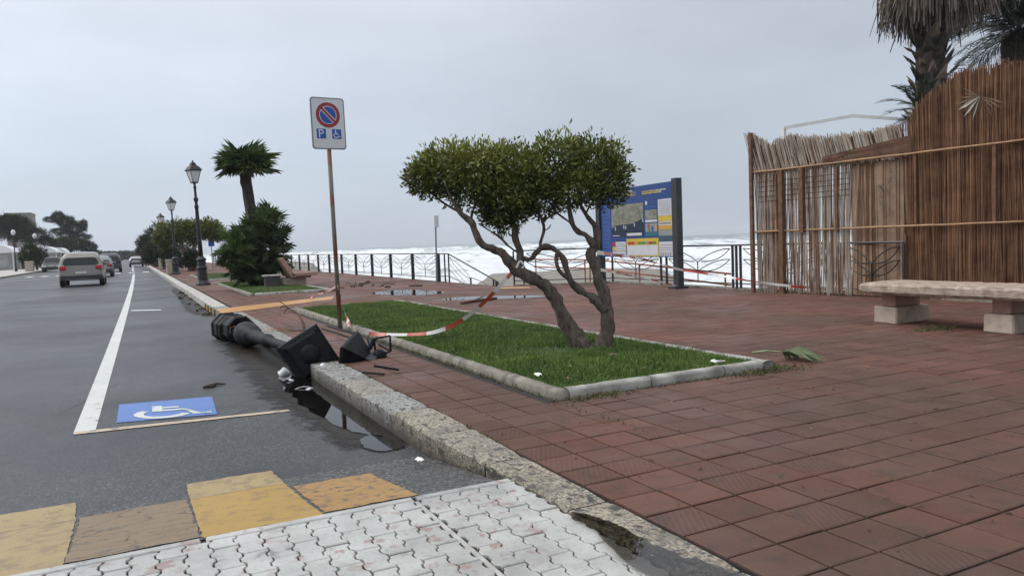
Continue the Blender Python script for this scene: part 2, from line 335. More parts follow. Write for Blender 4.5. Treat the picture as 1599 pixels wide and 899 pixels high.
# barrier tape: red and white blocks along its length (length coordinate stored per vertex)
def tapemat(name, red):
    t = NT(name); at = t.node('ShaderNodeAttribute'); at.attribute_name = 'tone'
    s_ = t.math('FRACT', t.math('DIVIDE', at.outputs['Fac'], red)); f = t.math('GREATER_THAN', s_, .5)
    M[name] = t.out(t.mix(f, (.66, .65, .62), (.46, .075, .045)), .35); return M[name]
tapemat('tape', .52); tapemat('tape_long', 1.5)
t = NT('fallen_iron'); p = t.P(); a = t.noise(16, 5, p); b = t.noise(34, 6, p, .75); c = t.mix(t.rng(a, .3, .7), (.0045, .005, .006), (.011, .0115, .013)); c = t.mix(t.rng(b, .64, .68, 0, .8), c, (.075, .068, .06)); t.bump(t.math('ADD', a, t.math('MULTIPLY', b, .5)), .45, .01); M['fallen_iron'] = t.out(c, .5, spec=.16)
t = NT('gutter_mud'); p = t.P(); a = t.noise(7, 5, p); at = t.node('ShaderNodeAttribute'); at.attribute_name = 'tone'; t.out(t.mix(a, (.011, .009, .006), (.026, .02, .014)), .5, spec=.15); t.bump(a, .5, .01)
al = t.rng(t.math('ADD', at.outputs['Fac'], t.rng(t.noise(5, 6, p, .7), .3, .7, -.45, .45)), .15, .75); t.l.new(al, t.b.inputs['Alpha']); M['gutter_mud'] = t.mat
# water
t = NT('puddle'); p = t.P(); n = t.noise(6, 3, p); t.bump(n, .02, .01)
t.out((.02, .019, .017), .02, spec=.5)
tr = t.node('ShaderNodeBsdfTransparent'); tr.inputs[0].default_value = (.55, .53, .5, 1); gl = t.node('ShaderNodeBsdfGlossy'); gl.inputs['Roughness'].default_value = .02; fr_ = t.node('ShaderNodeFresnel'); fr_.inputs[0].default_value = 1.55; ms = t.node('ShaderNodeMixShader')
t.l.new(fr_.outputs[0], ms.inputs[0]); t.l.new(tr.outputs[0], ms.inputs[1]); t.l.new(gl.outputs[0], ms.inputs[2]); t.l.new(ms.outputs[0], t.n['Material Output'].inputs['Surface']); M['puddle'] = t.mat
t = NT('glass_milk'); M['glass_milk'] = t.out((.60, .61, .62), .2)
t = NT('car_glass'); M['car_glass'] = t.out((.012, .014, .016), .06)
t = NT('tail_red'); M['tail_red'] = t.out((.42, .02, .02), .2)
t = NT('rubber'); M['rubber'] = t.out((.012, .012, .012), .8)
t = NT('alloy'); M['alloy'] = t.out((.32, .33, .34), .35, .8)
t = NT('plate'); M['plate'] = t.out((.6, .6, .6), .4)
def carpaint(name, col, metal=.4):
    t = NT(name); n = t.noise(1.6, 3, t.P('obj')); c = t.mix(t.rng(n, .3, .7), tuple(x*.9 for x in col), col); t.b.inputs['Coat Weight'].default_value = .6
    M[name] = t.out(c, .38, metal); return M[name]
carpaint('car_taupe', (.24, .22, .195)); carpaint('car_grey', (.2, .21, .22)); carpaint('car_black', (.02, .025, .028), .1)
carpaint('car_silver', (.36, .37, .38)); carpaint('car_dark', (.035, .035, .045), .1); simple('car_plastic', (.03, .03, .032), .6)
# ================================================================== SETTING
ROAD = -.17; KX0, KX1 = 1.74, 2.0625; KERB_TOP = .0; CROSS_Y = 3.78; CROSS_Z = -.03
def sheet(name, xs, ys, zf, mat, label=None, cat=None, parent=None, kind='structure', smooth=False):
    m = MB(); nx, ny = len(xs), len(ys)
    m.v = [(x, y, zf(x, y)) for y in ys for x in xs]
    m.f = [(j*nx+i, j*nx+i+1, (j+1)*nx+i+1, (j+1)*nx+i) for j in range(ny-1) for i in range(nx-1)]
    o = m.build(name, mat, parent, smooth)
    if label: tag(o, label, cat, None, kind)
    return o
sheet('ground', (-1500, 9), (-300, 2500), lambda x, y: -.45, M['sand'], 'flat ground stretching inland under road and pavements', 'ground')
road = sheet('road', (-10.4, 0, KX1-.05), (-25, 40, 400), lambda x, y: ROAD, M['asphalt'], 'wet grey asphalt road running straight along the seafront', 'road')
def ramp_z(y):
    if y < 3.783: return CROSS_Z-.012
    return ROAD + (CROSS_Z-.012-ROAD)*max(0, min(1, (4.92-y)/(4.92-3.783)))**1.15
def marking(name, pts, mat, z=ROAD+.004, parent=road, label=None):
    o = MB().add([(x, y, z) for x, y in pts], [tuple(range(len(pts)))]).build(name, mat, parent)
    if label: o['label'] = label
    return o
# long white line beside the parking bays, slightly wandering
def strip(name, xl, w, ys, mat, z=ROAD+.004):
    m = MB(); vs = []
    for y in ys: vs += [(xl(y)-w/2, y, z), (xl(y)+w/2, y, z)]
    return m.add(vs, [(2*i, 2*i+1, 2*i+3, 2*i+2) for i in range(len(ys)-1)]).build(name, mat, road)
LX = lambda y: -.46 + .013*max(0, y-7) - .00009*max(0, y-7)**2
strip('white_line', LX, .165, [7.28, 12, 18, 25, 35, 50, 70], M['paint_white'])
strip('white_line', lambda y: -.05, .15, [84, 100, 130], M['paint_white'])
marking('bay_line', [(-.53, 7.24), (1.2, 7.03), (1.2, 7.115), (-.53, 7.345)], M['paint_bay'], ROAD+.006, label='orange-white line closing the disabled parking bay')
marking('white_dash', [(-.12, 22.75), (.6, 22.2), (.6, 22.6), (-.12, 23.15)], M['paint_white'])
for k in range(9): marking('zebra_stripe', [(-.45-1.15*k+1.2, 74.8+.25*k), (.05-1.15*k+1.2, 74.7+.25*k), (.05-1.15*k+1.2, 78.2+.25*k), (-.45-1.15*k+1.2, 78.3+.25*k)], M['paint_white'])
bp = marking('disabled_bay_panel', [(-.22, 7.52), (.60, 7.33), (.64, 8.27), (-.21, 8.44)], M['paint_blue'], ROAD+.005, label='blue painted panel of the disabled parking symbol')
def wheelchair(fn, head=True):
    """access symbol in unit coordinates, fn(u, v) -> point"""
    m = MB(); n = 16
    pts = [(.42+.34*math.cos(a), .33+.30*math.sin(a)) for a in [R(136+i*(204/n)) for i in range(n+1)]]
    inn = [(.42+.225*math.cos(a), .33+.19*math.sin(a)) for a in [R(136+i*(204/n)) for i in range(n+1)]]
    m.add([fn(*p) for p in pts+inn], [(i, i+1, n+2+i, n+1+i) for i in range(n)])
    for q in ([(.30, .45), (.42, .45), (.42, .80), (.30, .80)], [(.42, .62), (.62, .62), (.62, .70), (.42, .70)], [(.42, .45), (.68, .45), (.68, .54), (.42, .54)],
              [(.68, .45), (.68, .54), (.86, .20), (.77, .16)], [(.77, .16), (.86, .20), (.98, .25), (.98, .16)]): m.add([fn(*p) for p in q], [(0, 1, 2, 3)])
    if head:
        c = [fn(.36+.085*math.cos(R(30*i)), .90+.085*math.sin(R(30*i))) for i in range(12)]; m.add(c, [tuple(range(12))])
    return m
def _road_sym(u, v): return (-.14+.72*u, 7.50+.82*v - .21*u, ROAD+.009)
wheelchair(_road_sym, False).build('wheelchair_symbol', M['paint_white'], bp)
# ramp up to the raised crossing and its chequered paint
ry = [3.783+.04*k for k in range(29)]+[4.93, 5.02]
rampo = sheet('crossing_ramp', (-10.3, -5, 0, KX0+.02), ry, lambda x, y: ramp_z(y)+.002 if y < 5 else ROAD-.002, M['coarse_asphalt'], 'dark asphalt ramp up to the raised white crossing', 'ramp')
def patch(name, xl0, xr0, y0, xl1, xr1, y1, mat, lift=.006, label=None):
    ny_ = max(6, int((y1-y0)/.045)); ys = [y0+(y1-y0)*k/ny_ for k in range(ny_+1)]; vs = []; J = lambda q, s: .010*noise.noise(Vector((q*23, s, xl0)))+.006*noise.noise(Vector((q*60, s, xl0)))
    for y in ys:
        f = (y-y0)/(y1-y0); z = ramp_z(y)+lift
        a_, b_ = xl0+(xl1-xl0)*f+J(y, 1), xr0+(xr1-xr0)*f+J(y, 5); vs += [(a_+(b_-a_)*k/10, y+(J(k*.09, 9)*1.2 if y in (ys[0], ys[-1]) else 0), z+(.0 if y not in (ys[-1],) else 0)) for k in range(11)]
    o = MB().add(vs, [(11*i+k, 11*i+k+1, 11*i+k+12, 11*i+k+11) for i in range(len(ys)-1) for k in range(10)]).build(name, mat, rampo)
    if label: o['label'] = label
for k in range(5):
    dx = -1.14*k
    patch('yellow_panel', .215+dx, .782+dx, 3.80, .215+dx, .765+dx, 4.83, M['paint_yellow' if k == 0 else 'paint_yellow_pale'])
    patch('yellow_panel', .215+dx, .765+dx, 4.835, .22+dx, .74+dx, 5.2, M['paint_yellow_pale'])
    patch('faded_panel', -.355+dx, .205+dx, 3.83, -.35+dx, .20+dx, 4.86, M['paint_tan'])
patch('orange_panel', .80, 1.30, 3.84, .79, 1.27, 4.70, M['paint_orange'])
# raised crossing: white painted zigzag blocks
cross = MB().box(-10.3, 1.83, -6, CROSS_Y-.005, -.3, CROSS_Z-.014).build('raised_crossing', M['mortar'])
tag(cross, 'raised pedestrian crossing of white painted interlocking blocks', 'crossing', None, 'structure')
for (a, b) in ((-.92, .20), (.225, 1.24), (1.262, 1.815), (-2.1, -.94)):
    MB().cbox(a, b, CROSS_Y-.055, CROSS_Y+.002, -.2, CROSS_Z+.001, .006).build('edge_strip', M['paver_white'], cross)
for xd in (.212, 1.251): MB().cbox(xd-.016, xd+.009, -2, CROSS_Y-.06, -.2, CROSS_Z-.006, .003).build('divider_strip', M['paver_edge'], cross)
PXP, PYP = .1105, .245
def paver_mesh(seed):
    rr = random.Random(seed); zz = .0085; g = .0035; L = PYP/2-g; Wd = PXP/2-g; seg = PYP/4
    q8 = PYP/8; ys = [-L, -3.3*q8, -2.7*q8-.3*q8, -1*q8, .7*q8, 1*q8, 3*q8, L]
    ys = [-L, -3.35*q8, -2.65*q8, -1.35*q8, -.65*q8, .65*q8, 1.35*q8, 2.65*q8, 3.35*q8, L]; off = [zz, zz, -zz, -zz, zz, zz, -zz, -zz, zz, zz]
    o = [(Wd+f+rr.uniform(-.002, .002), y) for y, f in zip(ys, off)] + [(-Wd+f+rr.uniform(-.002, .002), y) for y, f in reversed(list(zip(ys, off)))]
    m = MB(); n = len(o); c = .004
    inn = [(x*(1-c/Wd), y*(1-c/L)) for x, y in o]
    m.add([(x, y, -.03) for x, y in o]+[(x, y, -.004) for x, y in o]+[(x, y, 0) for x, y in inn],
          [tuple(range(2*n, 3*n))]+[(i, (i+1) % n, n+(i+1) % n, n+i) for i in range(n)]+[(n+i, n+(i+1) % n, 2*n+(i+1) % n, 2*n+i) for i in range(n)])
    return m
def half(mb):
    h = MB(); h.v = [(x, min(y, -.004 if z < -.001 else -.008), z) for x, y, z in mb.v]; h.f = list(mb.f); return h
pv_mb = [paver_mesh(i) for i in range(5)]; pv_half = [half(m) for m in pv_mb]; ph_me = [m.mesh('paver', M['paver_white']) for m in pv_half]; pv_me = [m.mesh('paver', M['paver_white']) for m in pv_mb]
slots = []
for c_ in range(-22, 16):
    x = 1.251+.014+PXP*(c_+.5) if c_ >= 0 else None
    if c_ >= 0:
        if x > 1.80: continue
    else:
        x = 1.251-.02+PXP*(c_+.5); 
    for r_ in range(-4, 16):
        y = CROSS_Y-.058-PYP*(r_+.5)+(PYP/2 if c_ % 2 else 0)
        if y > CROSS_Y-.058+.02: continue
        slots.append((x, y))
vis = sorted([s for s in slots if -60 < pix((s[0], s[1], CROSS_Z))[0] < PW+60 and pix((s[0], s[1], CROSS_Z))[1] < PH+60 and pix((s[0], s[1], CROSS_Z))[2] > .3], key=lambda s: s[0]**2+s[1]**2)[:290]
vs_ = set(vis); rest = MB()
for i, (x, y) in enumerate(slots):
    zz = CROSS_Z+random.uniform(-.003, .002); tx, ty, tz = (random.gauss(0, .006) for _ in range(3))
    hf = y+PYP/2 > CROSS_Y-.05
    if (x, y) in vs_: obj('paver', (ph_me if hf else pv_me)[i % 5], cross, (x, y, zz), (tx, ty, tz))
    else:
        mb = (pv_half if hf else pv_mb)[i % 5]; rest.add([(a+x, b+y, c+zz) for a, b, c in mb.v], mb.f)
rest.build('paver_field', M['paver_white'], cross, kind='stuff')
# kerb stones along the promenade
kerb = MB().box(KX0+.09, KX1-.02, -6, 17.1, -.4, -.045).build('kerb', M['mortar']); tag(kerb, 'row of rough speckled stone kerbs between road and promenade', 'kerb', None, 'structure')
def kerb_stone(y0, y1, seed, mat='kerb_stone', x0=KX0, x1=KX1, ztop=KERB_TOP, par=None, near=False):
    rr = random.Random(seed); ny = max(3, int((y1-y0)/.09)); xs = [x0, x0+.012, x0+.09, x0+.18, x1-.06, x1-.008]
    def zt(i, x, y, ztop): return ztop - (.014 if i == 0 else 0) + .006*noise.noise(Vector((x*9+seed, y*9, 0))) + (.0 if i else -.008*noise.noise(Vector((y*14, seed, 0))))
    m = MB(); nr = len(xs)+2; xs0, zt0 = list(xs), ztop
    for j in range(ny+1):
        y = y0+.007+(y1-y0-.014)*j/ny; e = .010 if j in (0, ny) else 0
        if near: fx = max(0, min(1, (5.0-y)/1.2)); x0 = KX0+.084*fx; ztop = -.020*fx; xs = [x0, x0+.012, x0+.07, x0+.13, x1-.06, x1-.008]
        w = .012*noise.noise(Vector((y*7, seed*3.1, 1)))
        dzs = .012*math.sin(seed*12.9)
        row = [(x0+w*.8+.012*noise.noise(Vector((y*11, 5, seed))), y, ROAD-.12), (x0+w*.5+.008*noise.noise(Vector((y*13, 9, seed))), y, ROAD+.08)] + [(x+(w*.6 if i < 2 else 0), y, zt(i, x, y, ztop)-e+dzs*.5) for i, x in enumerate(xs)]
        m.v += row
    m.f = [(j*nr+i, j*nr+i+1, (j+1)*nr+i+1, (j+1)*nr+i) for j in range(ny) for i in range(nr-1)] + [tuple(range(nr))[::-1], tuple(ny*nr+i for i in range(nr))]
    for f in range(len(m.f)): m.m.append(0)
    m.f = [tuple(reversed(f)) for f in m.f]
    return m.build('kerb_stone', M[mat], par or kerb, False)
ys = [-3, -1.9, -.9, .2, 1.25, 2.2, 3.15, 4.07, 4.865, 5.72, 6.56, 7.4, 8.3]
while ys[-1] < 16.4: ys.append(ys[-1]+random.uniform(.8, .98))
ys.append(17.15)
for i in range(len(ys)-1):
    yc = (ys[i]+ys[i+1])/2; kerb_stone(ys[i], ys[i+1], i, near=True)
kerb2 = MB().box(KX0-.05, KX1-.05, 18.9, 300, -.4, -.02).build('far_kerb', M['mortar']); tag(kerb2, 'long pale kerb running on along the road past the orange band', 'kerb', None, 'structure')
y = 18.75; i = 50
while y < 110:
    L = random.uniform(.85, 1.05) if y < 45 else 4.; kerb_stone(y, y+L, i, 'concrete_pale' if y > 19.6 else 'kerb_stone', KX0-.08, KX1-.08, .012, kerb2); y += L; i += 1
simple('stripe_yellow', (.42, .27, .05), .6, 0, .5, 14); simple('stripe_black', (.03, .03, .028), .7, 0, .4, 14)
for k in range(7): MB().box(KX0-.105, KX0-.086, 18.8+.42*k, 18.8+.42*k+.30, ROAD+.01, -.03).build('painted_stripe', M['stripe_yellow' if k % 2 else 'stripe_black'], kerb2)
# promenade paving
EDGE = [(KX1, -6), (12.55, -6), (12.75, 7), (12.5, 13.0), (12.5, 18.0), (10.05, 19.95), (9.72, 20.1), (9.72, 24.4), (9.78, 25), (9.78, 300), (KX1, 300)]
TX, TY, OX, OY = .2775, .27, 2.0625, .13
FAR_Y = 27.3
prom = MB(); n = len(EDGE)
prom.add([(x, y, -.013) for x, y in EDGE]+[(x, y, -.5) for x, y in EDGE], [tuple(range(n))]+[(i, n+i, n+(i+1) % n, (i+1) % n) for i in range(n)])
prom = prom.build('promenade', M['mortar']); tag(prom, 'red brown tiled promenade between the kerb and the sea railing', 'promenade', None, 'structure')
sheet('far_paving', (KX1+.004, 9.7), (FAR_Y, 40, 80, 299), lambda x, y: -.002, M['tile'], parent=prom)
def inside(x, y, poly=EDGE):
    c = False; j = len(poly)-1
    for i in range(len(poly)):
        xi, yi = poly[i]; xj, yj = poly[j]
        if (yi > y) != (yj > y) and x < (xj-xi)*(y-yi)/(yj-yi)+xi: c = not c
        j = i
    return c
BEDS = [(3.02, 5.42, 5.32, 16.6), (3.02, 5.45, 23.3, 34.5), (3.02, 5.45, 38.5, 50)]
def tile_mb():
    m = MB(); a, b, g, c = TX/2, TY/2, .0055, .008
    o = [(-a+g, -b+g), (a-g, -b+g), (a-g, b-g), (-a+g, b-g)]; q = [(x*(1-c/a), y*(1-c/b)) for x, y in o]
    m.add([(x, y, -.03) for x, y in o]+[(x, y, -.004) for x, y in o]+[(x, y, 0) for x, y in q], [(8, 9, 10, 11)]+[(i, (i+1) % 4, 4+(i+1) % 4, 4+i) for i in range(4)]+[(4+i, 4+(i+1) % 4, 8+(i+1) % 4, 8+i) for i in range(4)])
    return m
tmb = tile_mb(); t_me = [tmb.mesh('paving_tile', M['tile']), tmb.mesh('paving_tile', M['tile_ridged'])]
tslots = []
for i in range(0, 39):
    for j in range(-8, int((FAR_Y-OY)/TY)):
        x, y = OX+TX*(i+.5), OY+TY*(j+.5)
        if not inside(x, y) or not inside(x+.12, y): continue
        if any(x0-.03 < x < x1+.03 and y0-.03 < y < y1+.03 for x0, x1, y0, y1 in BEDS[:2]): continue
        if y > 17.1 and x < 4.8 and 0: continue
        tslots.append((x, y))
def invis(s):
    q = pix((s[0], s[1], 0)); return -40 < q[0] < PW+40 and q[1] < PH+40 and q[2] > .3
vis = set(sorted(filter(invis, tslots), key=lambda s: s[0]**2+s[1]**2)[:296]); rest = MB()
for (x, y) in tslots:
    z = random.uniform(-.004, .0); tl = (random.gauss(0, .005), random.gauss(0, .005), random.gauss(0, .003)); k = int(random.random() < .26)
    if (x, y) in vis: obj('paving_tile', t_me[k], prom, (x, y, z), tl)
    else:
        rest.mi = k; rest.add([(a+x, b+y, c+z+a*tl[1]*-1+b*tl[0]) for a, b, c in tmb.v], tmb.f)
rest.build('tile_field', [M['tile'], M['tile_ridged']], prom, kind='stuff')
# orange painted band across the paving and kerb
band = MB().add([(1.62, 17.18, .006), (4.5, 19.35, .006), (4.85, 20.6, .006), (1.66, 18.72, .006), (1.62, 17.18, -.10), (1.66, 18.72, -.10)], [(0, 1, 2, 3), (4, 0, 3, 5)]).build('orange_band', M['paint_band'])
tag(band, 'broad orange painted band across the promenade paving', 'road marking', None, 'structure')
MB().box(KX0-.10, KX1, 17.16, 18.74, -.4, -.004).build('dropped_kerb', M['concrete'], kerb)
# promenade coping under the railing
cop = MB()
for a, b in ((2, 3), (3, 4), (4, 5)):
    p, q = Vector((*EDGE[a], 0)), Vector((*EDGE[b], 0)); d = (q-p).normalized(); nn = Vector((-d.y, d.x, 0))
    cop.add([p+nn*.22+Vector((0, 0, z)) for z in (.035,)]+[q+nn*.22+Vector((0, 0, .035)), q-nn*.10+Vector((0, 0, .035)), p-nn*.10+Vector((0, 0, .035)), p+nn*.22+Vector((0, 0, -.02)), q+nn*.22+Vector((0, 0, -.02)), p-nn*.10+Vector((0, 0, -.4)), q-nn*.10+Vector((0, 0, -.4))], [(0, 1, 2, 3), (4, 5, 1, 0), (3, 2, 7, 6)])
tag(cop.build('sea_coping', M['concrete']), 'low dusty concrete coping under the right hand sea railing', 'kerb', None, 'structure')
MB().add([(9.0, 18.95, .006), (9.75, 18.3, .006), (9.95, 19.0, .006), (9.2, 19.6, .006)], [(0, 1, 2, 3)]).build('orange_patch', M['paint_band'], prom)
# planting beds
def bed(rect, label, seed):
    x0, x1, y0, y1 = rect; b = thing('planting_bed', label, 'planting bed', (x0, y0, 0), 0, 'grass beds on the promenade')
    w, h = .125, .074
    MB().box(w*.6, x1-x0-w*.6, w*.6, y1-y0-w*.6, -.1, .03).build('soil', M['soil'], b)
    def piece(ax, a, c, pos, s, far):
        m = MB(); k = max(2, int((c-a)/.12)); prof = [(0, -.03), (0, h*.62), (w*.16, h*.92), (w*.45, h), (w*.8, h*.95), (w, h*.7), (w, -.03)]
        for i in range(k+1):
            l = a+(c-a)*i/k; l += .004 if i == 0 else (-.004 if i == k else 0)
            for (o, z) in prof:
                j = .010*noise.noise(Vector((l*6, o*20, s))); zz = z+(j if z > 0 else 0); oo = o+.008*noise.noise(Vector((l*5, z*20, s+7)))
                m.v.append((pos+(oo if not far else -oo), l, zz) if ax == 'y' else (l, pos+(oo if not far else -oo), zz))
        nr = len(prof); flip = (ax == 'y') == far
        m.f = [(i*nr+q, i*nr+q+1, (i+1)*nr+q+1, (i+1)*nr+q)[::(1 if flip else -1)] for i in range(k) for q in range(nr-1)]+[tuple(range(nr)), tuple(k*nr+q for q in range(nr))[::-1]]
        m.m = [0]*len(m.f); m.build('border_stone', M['concrete' if (ax == 'y' and not far) else 'border_pale'], b, True)
    l = 0; s = seed
    while l < y1-y0-.05:
        e = min(l+random.uniform(.9, 1.1), y1-y0); piece('y', l, e, 0, s, False); piece('y', l, e, x1-x0, s+40, True); l = e; s += 1
    l = w
    while l < x1-x0-w-.05:
        e = min(l+random.uniform(.6, .85), x1-x0-w); piece('x', l, e, 0, s, False); piece('x', l, e, y1-y0, s+40, True); l = e; s += 1
    return b
bed(BEDS[0], 'grass bed with pale rounded stone border under the twisted tree', 3)
bed(BEDS[1], 'smaller kerbed bed around the fan palm clump', 90)
bed(BEDS[2], 'farther kerbed bed beyond the first standing lamp', 150)
def lawn(rect, n, label, seed, hgt=.034):
    x0, x1, y0, y1 = rect; r = np.random.default_rng(seed); x = r.uniform(x0+.08, x1-.05, n); y = r.uniform(y0+.10, y1-.05, n)
    ex = np.minimum(np.minimum(x-x0, x1-x), np.minimum(y-y0, y1-y)); mound = .045+.035*np.clip((ex-.1)/.7, 0, 1)
    cl = np.array([noise.noise(Vector((a*1.7, b*1.7, seed))) for a, b in zip(x, y)]); cl2 = np.array([noise.noise(Vector((a*6, b*6, seed+3))) for a, b in zip(x, y)])
    h = hgt*(1+.55*cl2+.35*cl)*r.uniform(.6, 1.35, n); a = r.uniform(0, 2*np.pi, n); w = r.uniform(.004, .009, n)
    lean = r.normal(0, .028, (n, 2)); dx, dy = np.cos(a)*w, np.sin(a)*w
    v = np.empty((n, 3, 3)); v[:, 0] = np.stack([x-dx, y-dy, mound-.02], 1); v[:, 1] = np.stack([x+dx, y+dy, mound-.02], 1); v[:, 2] = np.stack([x+lean[:, 0], y+lean[:, 1], mound+h], 1)
    bare = np.array([noise.noise(Vector((a*.9+7, b*.9, seed+9))) for a, b in zip(x, y)]) if n > 100000 else np.zeros(n)
    foot = np.exp(-((x-4.7)**2+(y-7.25)**2)/.22) if n > 100000 else 0
    keep = r.random(n) > np.clip(.9*foot+np.clip((bare-.30)*2.2, 0, .7), 0, .93); v = v[keep]; cl, cl2, bare = cl[keep], cl2[keep], bare[keep]; n = len(v)
    tone = np.clip(.42+.60*cl+.25*cl2+.5*np.clip(bare, 0, 1)+r.normal(0, .18, n), 0, 1)
    o = obj('grass', np_mesh('grass', v.reshape(-1, 3), 3, M['grass'], attr=np.repeat(tone, 3))); tag(o, label, 'grass', None, 'stuff'); return o
lawn(BEDS[0], 190000, 'bright green lawn around the twisted tree', 1); lawn(BEDS[1], 26000, 'short olive grass round the fan palm clump', 2, .028); lawn(BEDS[2], 9000, 'grass strip beyond the first standing lamp', 3, .035)
for nm, rect in (('lawn_base', BEDS[0]), ('lawn_base', BEDS[1]), ('lawn_base', BEDS[2])):
    x0, x1, y0, y1 = rect; xs = [x0+.1, x0+.3, x0+.8, x1-.8, x1-.3, x1-.1]; yy = [y0+.1, y0+.3, y0+.8, y1-.8, y1-.3, y1-.1]
    g = simple('lawn_ground', (.038, .06, .02), .95, 0, .5, 7, .6) if 'lawn_ground' not in M else M['lawn_ground']
    o = sheet(nm, xs, yy, lambda x, y: .037+.035*max(0, min(1, (min(x-x0, x1-x, y-y0, y1-y)-.1)/.7)), g, smooth=True)
    tag(o, {5.32: 'green turf sheet under the blades of the near lawn', 23.3: 'turf sheet round the fan palm clump', 38.5: 'turf sheet of the farthest grass bed'}[y0], 'turf', None, 'structure')
# puddles
def puddle(pts, z, label, seed, parent=None):
    n = len(pts); vs = []
    for i in range(n):
        p, q = Vector((*pts[i], 0)), Vector((*pts[(i+1) % n], 0))
        pa, qb = Vector((*pts[i-1], 0)), Vector((*pts[(i+2) % n], 0))
        for k in range(9):
            s_ = k/9; w = .5*((2*p)+(q-pa)*s_+(2*pa-5*p+4*q-qb)*s_*s_+(3*p-pa-3*q+qb)*s_**3); d = (q-p).normalized(); o = (.05*noise.noise(Vector((w.x*5, w.y*5, seed)))+.03*noise.noise(Vector((w.x*17, w.y*17, seed))))*min(1, .25+(q-p).length); vs.append((w.x-d.y*o, w.y+d.x*o, z))
    if sum(vs[i-1][0]*vs[i][1]-vs[i][0]*vs[i-1][1] for i in range(len(vs))) < 0: vs.reverse()
    o = MB().add(vs, [tuple(range(len(vs)))]).build('puddle', M['puddle']); tag(o, label, 'puddle', None, 'structure')
def mud(pts, z, label, seed):
    m = MB(); y0, y1 = min(p[1] for p in pts), max(p[1] for p in pts); left = sorted([p for p in pts if p[0] < KX0-.05], key=lambda p: p[1]); T = []; K = 8
    N = int((y1-y0)/.12)
    for j in range(N+1):
        y = y0+(y1-y0)*j/N; xl = left[0][0] if y < left[0][1] else left[-1][0]
        for (a, b), (c, d) in zip(left, left[1:]):
            if b <= y <= d: xl = a+(c-a)*(y-b)/(d-b)
        xl -= .22; xr = KX0+.015 if y < 18 else KX0-.09; e = min(1, (y-y0)/.5, (y1-y)/.5)
        for k in range(K+1): f = k/K; m.v.append((xl+(xr-xl)*f, y, z)); T.append(min(1., f*1.9)*max(0, e))
    m.f = [(j*(K+1)+k, j*(K+1)+k+1, (j+1)*(K+1)+k+1, (j+1)*(K+1)+k) for j in range(N) for k in range(K)]
    me = m.mesh('gutter_mud', M['gutter_mud']); a_ = me.attributes.new('tone', 'FLOAT', 'POINT'); a_.data.foreach_set('value', T); tag(obj('gutter_mud', me), label, 'mud', None, 'structure')
mud([(1.74, 5.12), (1.56, 5.2), (1.44, 5.45), (1.38, 6.0), (1.30, 6.8), (1.20, 8.0), (1.22, 9.6), (1.24, 11.5), (1.36, 13.2), (1.74, 13.4)], ROAD+.006, 'dark wet mud in the gutter along the near stone kerb', 4)
mud([(1.66, 18.9), (1.42, 19.6), (1.30, 21), (1.36, 24), (1.45, 28), (1.5, 34), (1.66, 36)], ROAD+.006, 'dark leaf mud in the gutter under the far kerb', 9)
puddle([(1.70, 5.25), (1.50, 5.22), (1.44, 5.42), (1.47, 5.62), (1.58, 5.72), (1.66, 5.55)], ROAD+.011, 'small bright puddle at the near end of the gutter', 1)
puddle([(1.69, 5.9), (1.50, 5.88), (1.42, 6.25), (1.36, 6.9), (1.34, 7.8), (1.38, 8.6), (1.50, 9.3), (1.69, 9.5)], ROAD+.011, 'long dark puddle in the gutter mud below the fallen hood', 7)
puddle([(1.80, 3.08), (1.79, 2.85), (1.75, 2.7), (1.72, 2.5), (1.70, 2.2), (1.72, 1.9), (1.95, 1.9), (2.03, 2.15), (1.98, 2.35), (1.92, 2.55), (1.93, 2.8), (1.88, 3.02)], -.0125, 'shallow puddle on the kerb at the corner of the white crossing', 2)
puddle([(5.9, 20.6), (6.4, 21.3), (7.3, 21.0), (7.5, 19.2), (6.9, 18.6), (6.2, 19.2)], .0035, 'broken shiny puddle on the tiles left of the long puddle', 3)
puddle([(6.4, 16.4), (7.0, 17.0), (7.8, 16.5), (8.5, 15.8), (8.4, 15.2), (7.6, 15.5)], .0035, 'long thin puddle on the tiles beyond the lawn', 4)
# beach and sea
def sand_bank(name, poly, label, z0, seed):
    n = len(poly); c = Vector((sum(p[0] for p in poly)/n, sum(p[1] for p in poly)/n, 0)); m = MB(); ring = []
    for i in range(n):
        a, b = Vector((*poly[i], 0)), Vector((*poly[(i+1) % n], 0)); k = max(3, int((b-a).length/1.2))
        ring += [a.lerp(b, q/k) for q in range(k)]
    N = len(ring)
    for f, dz in ((.0, .15), (.35, .1), (.7, .05), (.93, -.05), (1.08, -.6), (1.3, -2.6)):
        for p in ring:
            w = 1+.05*noise.noise(Vector((p.x*.5, p.y*.35, seed))) if f > .8 else 1; q = c+(p-c)*f*w; m.v.append((q.x, q.y, z0+dz+(.10*noise.noise(Vector((q.x*.7, q.y*.5, seed))) if f < 1.2 else 0)))
    m.f = [(r*N+i, r*N+(i+1) % N, (r+1)*N+(i+1) % N, (r+1)*N+i) for r in range(5) for i in range(N)]
    tag(m.build(name, M['sand'], None, True), label, 'beach', None, 'structure')
sand_bank('beach', [(9.9, 20.4), (12.7, 18.1), (12.8, 15.9), (19, 23), (25, 32), (23, 37), (17.5, 38), (10.4, 24.8)], 'low grey sand bank behind the stair and ramp railings', -.34, 2)
sand_bank('beach', [(9.9, 42), (9.9, 150), (26, 150), (22, 104), (13.5, 61)], 'grey beach strip behind the far end of the long railing', -.5, 5)
t = NT('sea'); p = t.P(); x, y, z = t.sep(p)
f1 = t.noise(.10, 8, t.P('pos', (1.6, .6, 1)), .62, .6); f2 = t.noise(.9, 7, p, .65, .8); f3 = t.noise(4.5, 5, p, .6); f4 = t.noise(.035, 6, t.P('pos', (2.2, .35, 1)), .6, .4)
